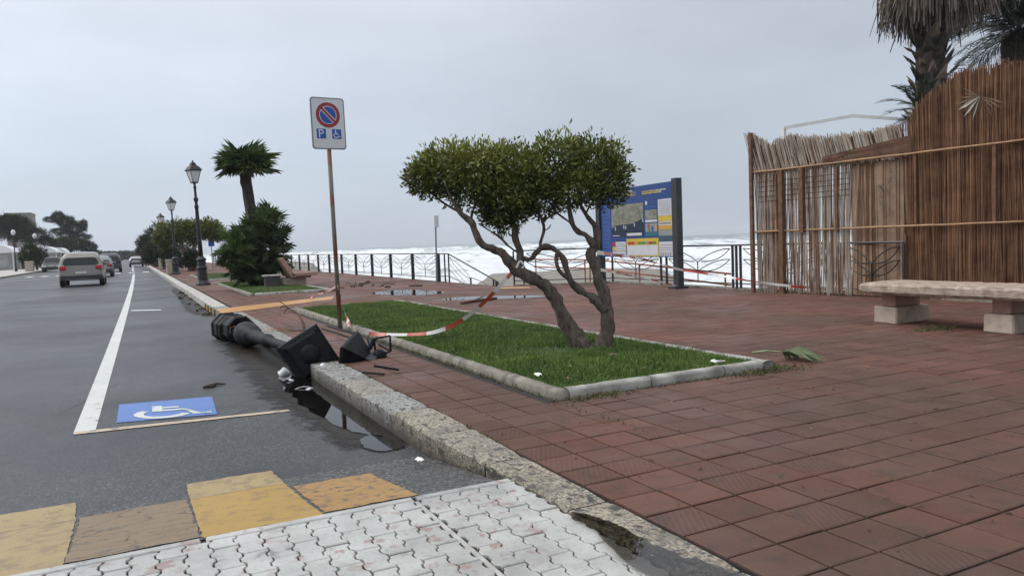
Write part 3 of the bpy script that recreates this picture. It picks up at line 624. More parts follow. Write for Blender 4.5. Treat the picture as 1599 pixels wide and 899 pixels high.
near = t.rng(x, 60, 430, .60, .10); far = t.rng(t.math('ADD', f4, t.math('MULTIPLY', f2, .15)), .58, .70, 0, .85)
fm = t.math('ADD', t.math('ADD', near, t.math('MULTIPLY', t.rng(f1, .34, .64), .7)), t.math('MULTIPLY', t.rng(f2, .3, .7, -.15, .15), 1.))
fm = t.math('MAXIMUM', t.rng(fm, .52, .92), 0.)
fm = t.math('MAXIMUM', t.math('MULTIPLY', fm, t.rng(x, 380, 700, 1, .0)), t.math('MULTIPLY', far, t.rng(x, 300, 1800, 1, .25)))
c = t.mix(fm, (.105, .15, .155), (.70, .72, .73)); c = t.mix(t.math('MULTIPLY', t.rng(f1, .52, .66, 0, .4), fm), c, (.55, .58, .60)); c = t.mix(t.math('MULTIPLY', t.rng(f3, .45, .75, 0, .35), fm), c, (.52, .56, .57))
t.bump(t.math('ADD', f2, t.math('MULTIPLY', f3, .5)), .5, .5); M['sea'] = t.out(c, t.rng(fm, 0, .6, .28, .9), spec=.3)
gx = [13.0]
while gx[-1] < 700: gx.append(gx[-1]+max(.45, (gx[-1]-8)*.024))
gx += [900, 1300, 2200, 4000]
gy = [-60., -30, -12]
while gy[-1] < 700: gy.append(gy[-1]+max(.6, (abs(gy[-1]))*.022))
gy += [900, 1300, 2200, 4000]
def sea_z(x, y):
    if x > 760 or y > 760: return -2.6
    v = Vector((x*.012, y*.006, 0)); ph = x*.105 - 1.6*noise.noise(v)*4 + 2.2*noise.noise(Vector((x*.02, y*.018, 4)))
    s_ = math.sin(ph*.9); ridge = max(0, s_)**3
    a = 2.3*min(1, max(0, (x-17)/24))*(1-.72*min(1, x/420)); amp = a*(.45+.9*max(0, .5+noise.noise(Vector((x*.01, y*.016, 8)))))
    d = min(1, 200/(x+60))
    ch = .42*d*noise.fractal(Vector((x*.30, y*.22, 2)), .9, 2.1, 5) + .16*d*noise.noise(Vector((x*1.4, y*1.2, 5)))
    return -2.35 + amp*ridge + ch*(.5+ridge) - .2*math.sin(ph*.45)
sheet('sea', gx, gy, sea_z, M['sea'], 'rough sea breaking in white foam up to the railings', 'sea', smooth=True)
# ================================================================== RAILINGS
BM_ = M['black_metal']
def leaf_motif(L, h):
    """wrought plant: stem with four leaf outlines, in the local x-z plane, centred on x = 0"""
    m = MB(); r = .011; w = L/2-.09
    m.tube([(0, 0, .12), (0, 0, h*.62)], r*1.25, 5)
    for s in (-1, 1):
        for z0, z1 in ((h*.60, h*.92), (h*.38, h*.68)):
            up_ = [(s*w*f, 0, z0+(z1-z0)*(math.sin(f*math.pi/2)**.8)) for f in [i/8 for i in range(9)]]
            lo_ = [(s*w*f, 0, z0+(z1-z0)*(f**2.6)+.0) for f in [i/8 for i in range(9)]]
            lo_ = [(s*w*(.12+.88*f), 0, z0+.02+(z1-z0-.02)*(f**2.6)) for f in [i/8 for i in range(9)]]
            m.tube(up_, r, 4); m.tube(lo_, r, 4)
    return m
def railing(name, label, pts, h=.98, post=.036, square=True, skip=(), motif=True, dbl=(), base=0.):
    p0 = Vector(pts[0]); f = thing(name, label, 'railing', p0)
    q = [Vector(p)-p0 for p in pts]
    m = MB(); m.tube([v+Vector((0, 0, h)) for v in q], .022, 6); m.build('top_rail', BM_, f)
    m = MB(); m.tube([v+Vector((0, 0, .14)) for v in q], .014, 5); m.build('bottom_rail', BM_, f)
    pm = MB().box(-post, post, -post, post, base, h-.012).mesh('post', BM_)
    dirs = [(q[min(i+1, len(q)-1)]-q[max(i-1, 0)]).normalized() for i in range(len(q))]
    cache = {}
    for i, v in enumerate(q):
        a = math.atan2(dirs[i].y, dirs[i].x); obj('post', pm, f, v, (0, 0, a))
        if i < len(q)-1 and i not in skip and motif:
            d = q[i+1]-v; L = round(d.length, 2)
            if L not in cache: cache[L] = leaf_motif(L, h).mesh('leaf_motif', BM_)
            obj('leaf_motif', cache[L], f, v+d/2, (0, 0, math.atan2(d.y, d.x)))
    return f
railing('sea_railing', 'long black railing with leaf pattern running far along the sea', [(9.6, 24.95+2.755*i, 0) for i in range(31)], .98, .05)
railing('sea_railing', 'black leaf pattern railing behind the blue information board', [(10.02, 19.9, 0), (10.25, 19.72, 0), (12.32, 18.15, 0), (12.35, 15.95, 0), (12.35, 15.72, 0), (12.35, 13.30, 0), (12.35, 13.18, 0), (12.35, 13.05, 0), (12.34, 10.55, 0), (12.34, 10.3, 0), (12.33, 8.95, 0)], 1.02, .022, skip=(0, 3, 5, 6, 8))
# stair hand rail dropping towards the beach
f = thing('stair_railing', 'black sloping stair railing descending beside the tall railing post', 'railing', (9.6, 24.9, 0))
m = MB(); m.tube([(0, -.05, .97), (0, -.9, .97), (0, -4.75, .13)], .022, 6); m.build('handrail', BM_, f)
m = MB(); m.tube([(0, -.05, .20), (0, -1.0, .20), (0, -4.75, -.42)], .014, 5); m.build('bottom_rail', BM_, f)
for y0, z0, z1 in ((-.55, -.1, .96), (-.92, -.1, .96), (-4.45, -.5, .19), (-4.62, -.5, .15), (-4.75, -.5, .14), (-2.75, -.3, .2)): MB().box(-.02, .02, y0-.02, y0+.02, z0, z1).build('post', BM_, f)
m = MB()
for a, b, c in (((-1, .85), (-2.2, .55), (-2.75, .15)), ((-1, .62), (-1.9, .2), (-2.6, -.1)), ((-1, .85), (-1.8, .30), (-2.75, .15)), ((-1, .4), (-1.6, .2), (-1.9, 0)), ((-2.75, .2), (-3.6, .15), (-4.4, -.1))):
    pts = []
    for i in range(9):
        s = i/8; pts.append((0, (1-s)**2*a[0]+2*s*(1-s)*b[0]+s*s*c[0], (1-s)**2*a[1]+2*s*(1-s)*b[1]+s*s*c[1]))
    m.tube(pts, .012, 4)
m.build('leaf_motif', BM_, f)
# rusty ramp railing below the promenade
f = thing('ramp_railing', 'rusty orange ramp railing seaward of the information board', 'railing', (13.3, 24.7, -.6))
def rr_z(y): return .61 if y > 20.5 else .61-(20.5-y)*.0535
Y = [24.7, 22.5, 20.5, 18.5, 16.4, 14.4]
for o in (0, -.28): MB().tube([(0, y-24.7, .6+rr_z(y)+o) for y in Y], .026, 6).build('rail', M['rust_red'], f)
for y in (24.6, 21.2, 20.9, 18.2, 16.4, 14.6): MB().tube([(0, y-24.7, -.5), (0, y-24.7, .58+rr_z(y))], .024, 6).build('post', M['rust_red'], f)
# ================================================================== INFORMATION BOARD
bd = thing('information_board', 'large blue information board on two dark posts by the railing', 'information board', (12.05, 18.3, 0))
e_ = Vector((11.9-12.05, 14.66-18.3, 0)).normalized(); n_ = Vector((e_.y, -e_.x, 0)); n_ = n_ if n_.x < 0 else -n_
BF = lambda u, v, h: tuple(e_*u + n_*h + Vector((0, 0, v)))
def brect(name, u0, u1, v0, v1, mat, h=.034, par=None, th=.004): return MB().prism([(u0, v0), (u1, v0), (u1, v1), (u0, v1)], BF, h-th, h).build(name, mat, par or bd)
def flat(name, col, rough=.4): return simple(name, col, rough, 0, .06, 5)
for u in (-.03, 3.60):
    po = MB().prism([(u-.10, 0), (u+.10, 0), (u+.10, 2.68), (u-.10, 2.68)], BF, -.09, .075).build('board_post', M['dark_metal'], bd)
    MB().prism([(u-.16, .0), (u+.16, 0), (u+.16, .05), (u-.16, .05)], BF, -.18, .2).build('foot_plate', M['dark_metal'], po)
pn = MB().prism([(.07, .76), (3.5, .76), (3.5, 2.62), (.07, 2.62)], BF, -.02, .028).build('panel', flat('board_blue', (.014, .05, .19)), bd)
sb = lambda nm, a, b, c, d, mat, h=.032: brect(nm, a, b, c, d, mat, h, pn)
flat('board_light', (.035, .085, .27)); flat('board_navy', (.008, .018, .045)); flat('pr_white', (.55, .56, .58)); flat('pr_yellow', (.55, .40, .04)); flat('pr_cream', (.55, .48, .34)); flat('pr_orange', (.55, .30, .03))
flat('pr_red', (.40, .03, .03)); flat('pr_green', (.08, .22, .06)); flat('pr_teal', (.02, .14, .16)); flat('pr_dteal', (.03, .08, .12)); flat('pr_grey', (.25, .26, .23)); flat('pr_text', (.16, .17, .2))
t = NT('map_land'); a = t.noise(5, 6, t.P('obj', (1, 1, 1.6)), .7); b = t.noise(20, 5, t.P('obj'), .7)
M['map_land'] = t.out(t.mix(t.rng(b, .58, .7, 0, .6), t.mix(t.rng(a, .35, .65), (.11, .12, .08), (.27, .27, .22)), (.5, .5, .45)), .5)
sb('beach_list', .16, .60, .79, 2.24, M['board_light'])
for k in range(12): sb('list_line', .20, .20+random.uniform(.2, .36), .86+.115*k, .885+.115*k, M['board_blue'], .036)
mp = sb('coast_map', .66, 2.22, 1.31, 2.18, M['board_navy'])
MB().prism([(.66, 1.56), (.94, 1.63), (1.19, 1.64), (1.58, 1.64), (1.96, 1.71), (2.22, 1.79), (2.22, 2.18), (.66, 2.18)], BF, .032, .036).build('map_land', M['map_land'], pn)
for u, v in ((.84, 1.50), (1.27, 1.53), (1.36, 1.52), (1.78, 1.58), (2.18, 1.68)): MB().prism([(u, v), (u+.035, v-.02), (u+.03, v+.07), (u-.01, v+.10)], BF, .034, .039).build('map_marker', M['pr_white'], pn)
sb('map_caption', 1.42, 2.13, 1.33, 1.40, M['pr_white'], .038); sb('map_caption', .72, 1.05, 1.335, 1.355, M['pr_white'], .038)
sb('icon', 2.31, 2.40, 2.11, 2.20, M['pr_white']); sb('text_line', 2.44, 2.75, 2.15, 2.17, M['board_light']); sb('text_line', 2.31, 2.78, 2.03, 2.07, M['board_light'])
sb('photo', 2.29, 2.82, 1.74, 1.97, M['map_land']); sb('heading', 2.29, 2.82, 1.66, 1.72, M['pr_white'])
sb('chart', 2.29, 2.82, 1.41, 1.63, M['pr_grey']); sb('chart_bar', 2.40, 2.48, 1.52, 1.60, M['pr_red'], .036); sb('chart_bar', 2.42, 2.50, 1.42, 1.51, M['pr_green'], .036); sb('chart_bar', 2.57, 2.65, 1.42, 1.55, M['sign_blue'], .036); sb('chart_bar', 2.72, 2.80, 1.48, 1.56, M['pr_orange'], .036)
sb('strip', 2.29, 2.83, 1.31, 1.39, M['pr_teal'])
sb('notice', 2.87, 3.43, 1.80, 2.21, M['pr_white'])
for k in range(9): sb('text_line', 2.92, 3.38, 1.84+.04*k, 1.848+.04*k, M['pr_text'], .036)
for (a, b, c) in ((1.67, 1.795, 'pr_yellow'), (1.545, 1.665, 'pr_cream'), (1.455, 1.54, 'pr_orange'), (1.30, 1.45, 'pr_grey'), (1.16, 1.295, 'pr_dteal')): sb('notice', 2.87, 3.45, a, b, M[c])
sb('text_line', 2.92, 3.40, 1.595, 1.625, M['pr_text'], .036)
sb('notice', 2.88, 3.46, .79, 1.15, M['pr_white'])
for v in (1.06, .99, .93, .87): sb('text_line', 2.93, 3.42, v, v+.012, M['pr_text'], .036)
for k in range(5): sb('pictogram', 2.93+.10*k, 2.98+.10*k, .81, .85, M['pr_text'], .036)
for i, (v, c) in enumerate(((1.06, 'pr_red'), (.93, 'pr_yellow'), (.80, 'pr_white'))):
    sb('legend_row', .67, 1.34, v, v+.115, M['pr_white']); sb('legend_key', .67, .83, v, v+.115, M[c], .036)
    sb('text_line', .88, 1.28, v+.05, v+.062, M['pr_text'], .036)
sb('table_frame', 1.38, 2.86, .78, 1.25, M['pr_yellow']); sb('table', 1.41, 2.83, .81, 1.07, M['pr_white'], .036)
for k, c in enumerate(('pr_red', 'pr_red', 'pr_orange', 'pr_green', 'pr_green', 'pr_grey', 'pr_red', 'pr_green')): sb('colour_key', 1.45+.165*k, 1.60+.165*k, 1.095, 1.165, M[c], .036)
sb('title_strip', .62, 1.74, 2.51, 2.55, M['pr_white'])
def text_mesh(s, size, name, mat):
    c = bpy.data.curves.new(name, 'FONT'); c.body = s; c.size = size; c.extrude = .0008; c.align_x = 'LEFT'
    o = bpy.data.objects.new(name, c); COL.objects.link(o); bpy.context.view_layer.update()
    me = bpy.data.meshes.new_from_object(o.evaluated_get(bpy.context.evaluated_depsgraph_get())); me.materials.clear(); me.materials.append(mat)
    bpy.data.objects.remove(o); return me
ROTM = Matrix((( e_.x, 0, n_.x), (e_.y, 0, n_.y), (0, 1, 0))).to_4x4()
def board_text(s, size, u, v, mat):
    o = obj('lettering', text_mesh(s, size, 'lettering', mat), pn); o.matrix_local = Matrix.Translation(Vector(BF(u, v, .033))) @ ROTM
board_text('BANDIERA BLU', .152, .85, 2.385, M['pr_yellow'])
for (u0, u1, v) in ((2.18, 3.22, 2.435), (2.18, 3.05, 2.385)):
    u = u0
    while u < u1-.05:
        w = random.uniform(.05, .16); sb('text_line', u, min(u+w, u1), v, v+.03, M['pr_yellow'] if u < 2.75 else M['pr_cream'], .035); u += w+.025
# ================================================================== PARKING SIGN
base = Vector((2.89, 11.98, 0)); top = Vector((2.858, 11.99, 3.62))
sg = thing('parking_sign', 'no parking sign with disabled badge on a rusty pole', 'traffic sign', base)
MB().tube([(0, 0, -.1), (top-base)], .034, 10).build('pole', M['sign_pole'], sg, True)
sgn_rz = R(7)
SM = Matrix.Translation(top-base+Vector((0, 0, -.37))) @ Matrix.Rotation(sgn_rz, 4, 'Z') @ Matrix.Rotation(R(-.6), 4, 'Y')
def SF(u, v, h): return tuple(SM @ Vector((u, -.045-h, v)))
def rrect(w, h, r, n=5):
    o = []
    for cx, cy, a0 in ((w-r, h-r, 0), (-w+r, h-r, 90), (-w+r, -h+r, 180), (w-r, -h+r, 270)): o += [(cx+r*math.cos(R(a0+90*i/n)), cy+r*math.sin(R(a0+90*i/n))) for i in range(n+1)]
    return o
pl = MB().prism(rrect(.275, .40, .05), SF, -.01, .006).build('sign_plate', M['sign_grey'], sg)
MB().prism(rrect(.255, .38, .04), SF, .006, .009).build('sign_face', M['sign_white'], pl)
circ = lambda r, cx, cy, n=36: [(cx+r*math.cos(2*math.pi*i/n), cy+r*math.sin(2*math.pi*i/n)) for i in range(n)]
CY = .13
MB().prism(circ(.195, 0, CY), SF, .009, .011).build('red_ring', M['sign_red'], pl); MB().prism(circ(.140, 0, CY), SF, .011, .0125).build('white_ring', M['sign_white'], pl); MB().prism(circ(.130, 0, CY), SF, .0125, .014).build('blue_disc', M['sign_blue'], pl)
def slash(w, L, h0, h1, name, mat):
    c, s = math.cos(R(-45)), math.sin(R(-45)); MB().prism([(x*c-y*s, x*s+y*c+CY) for x, y in ((-L, -w), (L, -w), (L, w), (-L, w))], SF, h0, h1).build(name, mat, pl)
slash(.031, .137, .014, .015, 'white_edge', M['sign_white']); slash(.019, .16, .015, .0165, 'red_slash', M['sign_red'])
for cx in (-.125, .125):
    b = MB().prism([(cx-.075, -.235), (cx+.075, -.235), (cx+.075, -.085), (cx-.075, -.085)], SF, .009, .011).build('blue_badge', M['sign_blue'], pl)
o = obj('letter', text_mesh('P', .185, 'letter', M['sign_white']), pl)
o.matrix_local = SM @ Matrix.Translation((-.178, -.0565, -.222)) @ Matrix.Rotation(R(90), 4, 'X')
wheelchair(lambda u, v: SF(.125-.066+.13*u, -.228+.136*v, .0125)).build('wheelchair_symbol', M['sign_white'], pl)
MB().box(-.05, .05, .02, .055, -.52+.25, -.48+.25, SM).build('bracket', M['sign_grey'], sg); MB().box(-.05, .05, .02, .055, .18, .22, SM).build('bracket', M['sign_grey'], sg)
# ================================================================== STREET LAMPS
def lantern(par, mat, z0, s=1., name='lantern'):
    """square tapering lantern; z0 = bottom; built straight up"""
    T = Matrix.Translation((0, 0, z0)) @ Matrix.Rotation(R(45+20), 4, 'Z') @ Matrix.Scale(s, 4); q = math.sqrt(2)
    h = MB().lathe([(.07*q, 0), (.12*q, .02), (.12*q, .045), (.08*q, .06)], 4, T).build('lantern_cup', mat, par)
    MB().lathe([(.105*q, .06), (.205*q, .50)], 4, T, cap=False).build('glass_pane', M['glass_milk'], par)
    m = MB()
    for k in range(4):
        a = math.pi/2*k; m.tube([T @ Vector((.108*q*math.cos(a), .108*q*math.sin(a), .05)), T @ Vector((.21*q*math.cos(a), .21*q*math.sin(a), .51))], .013*s, 5)
    m.build('lantern_frame', mat, par)
    r = MB().lathe([(.225*q, .50), (.25*q, .52), (.25*q, .55), (.17*q, .68), (.10*q, .74), (.09*q, .80)], 4, T).build('lantern_hood', mat, par)
    MB().lathe([(.10, .795), (.095, .83), (.05, .87), (.02, .90), (.035, .925), (.0, .96)], 10, T).build('finial', mat, r)
def lamp_post():
    l = thing('street_lamp', '', 'street lamp', (0, 0, 0), 0, 'standing lamps along the kerb'); m = M['lamp_iron']
    MB().lathe([(.29, 0), (.29, .07), (.25, .12), (.20, .20), (.185, .62), (.20, .66), (.215, .70), (.215, .74), (.18, .78), (.17, 1.0), (.20, 1.03), (.20, 1.08), (.14, 1.13), (.10, 1.2)], 8).build('pedestal', m, l)
    MB().lathe([(.092, 1.18), (.085, 1.9), (.072, 2.7), (.068, 3.15), (.09, 3.2), (.09, 3.25), (.062, 3.3), (.06, 3.42), (.095, 3.5), (.095, 3.56), (.055, 3.62), (.045, 3.95), (.07, 4.0), (.05, 4.05), (.045, 4.2)], 10).build('column', m, l, True)
    lantern(l, m, 4.18); return l
lp = lamp_post()
for i, (x, y, lab) in enumerate(((2.55, 33.7, 'nearest standing black lamp post with white lantern, beside the fan palm'), (2.5, 54.5, 'second standing lamp post along the kerb, behind the clipped tree'), (2.5, 75.6, 'third standing lamp post, its lantern above the bushes left of the tree'), (2.5, 96.5, 'farthest and smallest standing lamp post among the bushes'))):
    o = lp if i == 0 else copy_tree(lp); o.location = (x, y, 0); o['label'] = lab; o.rotation_euler = (R(.3), R(-1.3 if i == 0 else -.4), R(8*i))
# ------------------------------------------------------------------ the fallen lamp
def bez(a, b, c, d, n=12): return [Vector(a)*(1-s)**3+Vector(b)*3*s*(1-s)**2+Vector(c)*3*s*s*(1-s)+Vector(d)*s**3 for s in [i/n for i in range(n+1)]]
IR = M['fallen_iron']
A0 = Vector((1.40, 13.55, .02)); A1 = at_depth(484, 553, 8.72); ax = (A1-A0).normalized()
fl = thing('fallen_lamp_post', 'black lamp post toppled in the gutter, its lantern hood towards the viewer', 'street lamp', (1.40, 13.55, ROAD))
FM = Matrix.Translation(A0-Vector((1.40, 13.55, ROAD))) @ ax.to_track_quat('Z', 'X').to_matrix().to_4x4()
pedm = MB().lathe([(.25, -.30), (.275, -.29), (.275, -.24), (.25, -.22), (.245, .12), (.27, .14), (.275, .20), (.255, .22), (.235, .30)], 8, FM, R(22.5)); pedm.build('pedestal', IR, fl)
MB().lathe([(.20, .40), (.235, .43), (.24, .47), (.22, .50), (.215, .80), (.235, .83), (.235, .87), (.21, .90), (.15, .90), (.125, .70)], 8, FM @ Matrix.Translation((.03, -.01, 0)), R(22.5), cap=False).build('collar', IR, fl)
MB().lathe([(.05, .5), (.06, .8), (.085, .95), (.085, 1.05), (.05, 1.1)], 10, FM @ Matrix.Translation((-.02, .05, 0))).build('inner_pipe', M['concrete'], fl)
MB().lathe([(.10, 1.02), (.15, 1.04), (.15, 1.10), (.14, 1.13), (.185, 1.22), (.195, 1.42), (.165, 1.56), (.12, 1.66), (.15, 1.70), (.15, 1.76), (.11, 1.82), (.095, 2.0), (.075, 2.6), (.095, 2.66), (.095, 2.74), (.065, 2.8), (.06, 4.0), (.09, 4.06), (.05, 4.2)], 12, FM).build('column', IR, fl, True)
HM = Matrix.Translation(A1-Vector((1.40, 13.55, ROAD))) @ (Vector((-.05, -1, .20)).normalized()).to_track_quat('Z', 'Y').to_matrix().to_4x4() @ Matrix.Rotation(R(-62), 4, 'Z')
q2 = math.sqrt(2)
hd = MB().lathe([(.225*q2, -.30), (.255*q2, -.28), (.265*q2, -.05), (.255*q2, -.02), (.205*q2, .0), (.20*q2, .02), (.185*q2, .03)], 4, HM, R(45)).build('lantern_hood', IR, fl)
MB().lathe([(.125, .03), (.12, .045), (.095, .07), (.05, .085), (.0, .09)], 18, HM).build('hood_dome', IR, hd, True)
MB().lathe([(.185*q2, .025), (.19*q2, .04), (.175*q2, .045)], 4, HM, R(45)).build('hood_rim', IR, hd)
for s in (-1, 1): MB().tube([HM @ Vector((.2, .2*s, -.25)), HM @ Vector((.12, .12*s, -.72))], .013, 5).build('lantern_bar', IR, fl)
for k in range(5):
    o_ = Vector((0, 0, 0)); a_ = FM @ Vector((.05*math.cos(k*1.3), .05*math.sin(k*1.3), .72)); MB().tube(bez(a_, a_+Vector((.1*math.cos(k*2), -.05, .12)), a_+Vector((.16*math.cos(k*2.2), -.22, .10+.05*math.sin(k))), a_+Vector((.2*math.cos(k*2.2), -.3, -.04+.03*k))), .007, 5).build('torn_wire', M['cable' if k % 2 else 'rust_red'], fl)
for k in range(4):
    a = R(45+90*k); MB().lathe([(.022, 0), (.022, .02), (.012, .028)], 6, HM @ Matrix.Translation((.215*q2*math.cos(a)*.93, .215*q2*math.sin(a)*.93, -.002))).build('hood_bolt', IR, hd)
# second broken lantern on the pavement
B0 = Vector((2.18, 8.95, 0)); bl = thing('broken_lantern', 'broken black lantern hood with bent frame bars lying on the kerb', 'lantern', B0)
LM = Matrix.Translation(at_depth(542, 560, 8.85)-B0) @ Matrix.Scale(1.02, 4) @ (Vector((.80, -.50, -.22)).normalized()).to_track_quat('Z', 'Y').to_matrix().to_4x4() @ Matrix.Rotation(R(14), 4, 'Z')
hb = MB().lathe([(.235*q2, -.02), (.25*q2, 0), (.25*q2, .03), (.13*q2, .20), (.095*q2, .24)], 4, LM, R(45)).build('hood', IR, bl)
MB().lathe([(.09*q2, .235), (.10*q2, .25), (.085*q2, .34), (.05*q2, .36)], 4, LM, R(45)).build('hood_cap', M['dark_metal'], hb)
MB().lathe([(.07, .30), (.085, .36), (.06, .43), (.0, .45)], 12, LM @ Matrix.Translation((.12, .06, -.02))).build('finial', IR, hb, True)
def rel(px, py, z): return on_ground(px, py, z)-B0
for a, b in (((584, 571, .08), (623, 577, .03)), ((566, 581, .03), (600, 584, .02))): MB().tube([rel(*a), rel(*b)], .013, 6).build('frame_bar', IR, bl)
for a, b in (((512, 509, .12), (553, 521, .38)), ((503, 513, .10), (550, 528, .34))):
    MB().tube([at_depth(*a[:2], (9.75 if a[0] < 560 else 8.9))-B0, at_depth(*b[:2], (8.95 if a[0] < 560 else 8.7))-B0], .013, 6).build('frame_bar', IR, bl)
qd = [at_depth(x, y, 8.95)-B0 for x, y in ((584, 529), (609, 524), (610, 548), (587, 557))]
for i in range(4): MB().tube([qd[i], qd[(i+1) % 4]], .0125, 6).build('frame_bar', IR, bl)
MB().tube([qd[0]+Vector((-.05, .1, 0)), at_depth(577, 541, 8.9)-B0], .012, 6).build('frame_bar', IR, bl); MB().tube([qd[2], at_depth(591, 538, 9.0)-B0], .011, 6).build('frame_bar', IR, bl); MB().tube([qd[0], at_depth(576, 545, 8.9)-B0], .03, 6).build('frame_joint', IR, bl)
# broken milk glass in the gutter
def shard(px, py, w, h, tilt, rz, lab):
    p = on_ground(px, py, ROAD+.02); m = MB(); n = 7
    for j in range(3):
        for i in range(n):
            a = -.7+1.4*i/(n-1); r = w; x = r*math.sin(a)*(1-.06*j); z = h*j/2*(1+.18*math.sin(i*1.1+w*30)); m.v.append((x, r*(1-math.cos(a)), z))
    m.f = [(j*n+i, j*n+i+1, (j+1)*n+i+1, (j+1)*n+i) for j in range(2) for i in range(n-1)]; m.v2 = None
    me = m.mesh('glass_shard', M['glass_milk'], True); o = obj('glass_shard', me, None, p, (tilt, 0, rz)); tag(o, lab, 'broken glass', 'broken lantern glass in the gutter')
    md = o.modifiers.new('thick', 'SOLIDIFY'); md.thickness = .008
shard(448, 584, .13, .10, R(-50), R(20), 'small white glass shard left of the fallen hood')
shard(500, 592, .11, .16, R(-12), R(-35), 'upright white glass shard under the fallen hood right corner')
shard(474, 603, .24, .07, R(-78), R(170), 'large curved white glass rim below the fallen hood')
shard(458, 592, .08, .06, R(-70), R(100), 'tiny white glass chip between hood and road')
shard(466, 581, .16, .14, R(-35), R(-10), 'tall white glass shard against the left side of the hood'); shard(486, 606, .06, .04, R(-80), R(40), 'glass crumb nearest the viewer below the hood')
# stump of the lamp with torn cables
sp_ = on_ground(470, 514); st = thing('lamp_stump', 'torn cables sticking up where the lamp stood on the tiles', 'cable stump', sp_); st.scale = (.72, .72, .78); st.rotation_euler.z = R(-25)
MB().lathe([(.30, .0), (.30, .012), (.10, .02)], 14).build('base_hole', M['cable'], st)
def bez(a, b, c, d, n=12): return [Vector(a)*(1-s)**3+Vector(b)*3*s*(1-s)**2+Vector(c)*3*s*s*(1-s)+Vector(d)*s**3 for s in [i/n for i in range(n+1)]]
simple('conduit', (.20, .12, .075), .6, 0, .3, 20)
MB().tube(bez((.08, 0, 0), (.05, 0, .2), (-.02, .05, .34), (-.22, .1, .42)), [.035, .035, .034, .032, .03, .03, .028, .026, .025, .022, .02, .02, .018], 8).build('conduit', M['conduit'], st, True)
for k in range(5):
    MB().tube(bez((-.20, .1, .41), (-.28, .1, .44), (-.33-.03*k, .1+.05*(k-2), .45+.03*k), (-.30-.06*k, .1+.07*(k-2), .40+.05*k-.1*(k % 2))), .010, 5).build('cable', M['black_metal' if k % 2 else 'cable'], st)
MB().tube(bez((-.28, .1, .43), (-.6, .1, .42), (-.62, 0, .2), (-.35, -.1, .12)), .006, 5).build('cable', M['rust_red'], st); MB().tube(bez((-.1, -.1, .02), (-.4, -.2, .05), (-.6, 0, .02), (-.75, .1, .03)), .007, 5).build('cable', M['rust_red'], st)
# ================================================================== BENCHES
b = thing('stone_bench', 'long weathered stone slab bench on block feet before the reed screen', 'bench', (9.3, 5.7, 0))
m = MB(); W0, W1, Y0, Y1 = -.42, .40, -1.6, 1.44; ny = 36
prof = [(W0+.03, .405), (W0, .44), (W0+.0, .52), (W0+.035, .552), (W0+.2, .555), (W1-.2, .555), (W1-.03, .55), (W1, .52), (W1, .44), (W1-.03, .40)]
for j in range(ny+1):
    y = Y0+(Y1-Y0)*j/ny; e = .02 if j in (0, ny) else 0
    for i, (x, z) in enumerate(prof):
        nz = noise.noise(Vector((x*4+3, y*5, z*12))); m.v.append((x*(1-e*1.2)+.012*nz, y+.01*nz, z-(e if z > .5 else -e)+.008*noise.noise(Vector((y*9, i, 2)))))
nr = len(prof); m.f = [(j*nr+i, (j+1)*nr+i, (j+1)*nr+(i+1) % nr, j*nr+(i+1) % nr) for j in range(ny) for i in range(nr)]+[tuple(range(nr)), tuple(ny*nr+i for i in range(nr))[::-1]]
m.build('seat_slab', M['bench_slab'], b)
for y in (1.18, -.32):
    MB().cbox(-.16, .36, y-.11, y+.11, .22, .41, .012).build('pedestal', M['pink_stone'], b); MB().cbox(-.23, .45, y-.18, y+.17, -.01, .22, .018, jit=.004).build('foot_block', M['bench_stone'], b)
def back_bench(loc, rz, lab, back='pink_stone'):
    b = thing('backed_bench', lab, 'bench', loc, rz, 'stone benches with slanted backs')
    MB().cbox(-.55, .55, -.30, .45, 0, .30, .015).build('bench_base', M['bench_stone'], b)
    MB().cbox(-.9, .9, -.10, .78, .38, .50, .015).build('seat', M['pink_stone'], b); MB().cbox(-.7, .7, -.05, .6, .30, .38, .01).build('seat_support', M['pink_stone'], b)
    MB().add([(x, y, z) for x in (-.9, .9) for y, z in ((-.12, .36), (.02, .36), (-.36, 1.05), (-.50, 1.02))], [(0, 1, 2, 3)[::-1], (4, 5, 6, 7), (0, 4, 5, 1)[::-1], (1, 5, 6, 2)[::-1], (2, 6, 7, 3)[::-1], (3, 7, 4, 0)[::-1]]).build('backrest', M[back], b)
back_bench((5.05, 28.0, 0), R(-90), 'stone bench with slanted back beside the fan palm clump')
back_bench((5.0, 41.5, 0), R(-90), 'stone bench with pale slanted back beyond the first standing lamp', 'concrete_pale')
bx_ = MB().cbox(-.25, .25, -.2, .2, 0, .42, .02).build('concrete_block', M['dark_panel'], None, loc=(4.25, 27.0, 0)); tag(bx_, 'small dark block with pale top at the foot of the palm bench', 'block'); MB().cbox(-.3, .3, -.24, .24, .425, .48, .01).build('block_cap', M['concrete_pale'], bx_)
for (x, y, w, h, lab) in ((2.25, 54.9, .62, .98, 'nearer of the two beige box planters by the kerb'), (2.45, 78, .62, .98, 'farther of the two beige box planters by the kerb')):
    t_ = thing('box_planter', lab, 'planter', (x, y, 0), 0, 'beige planters by the kerb'); MB().cbox(-w/2, w/2, -w/2, w/2, 0, h, .03).build('planter_body', M['bench_stone'], t_); MB().cbox(-w/2-.03, w/2+.03, -w/2-.03, w/2+.03, h-.10, h+.02, .015).build('planter_rim', M['concrete_pale'], t_)
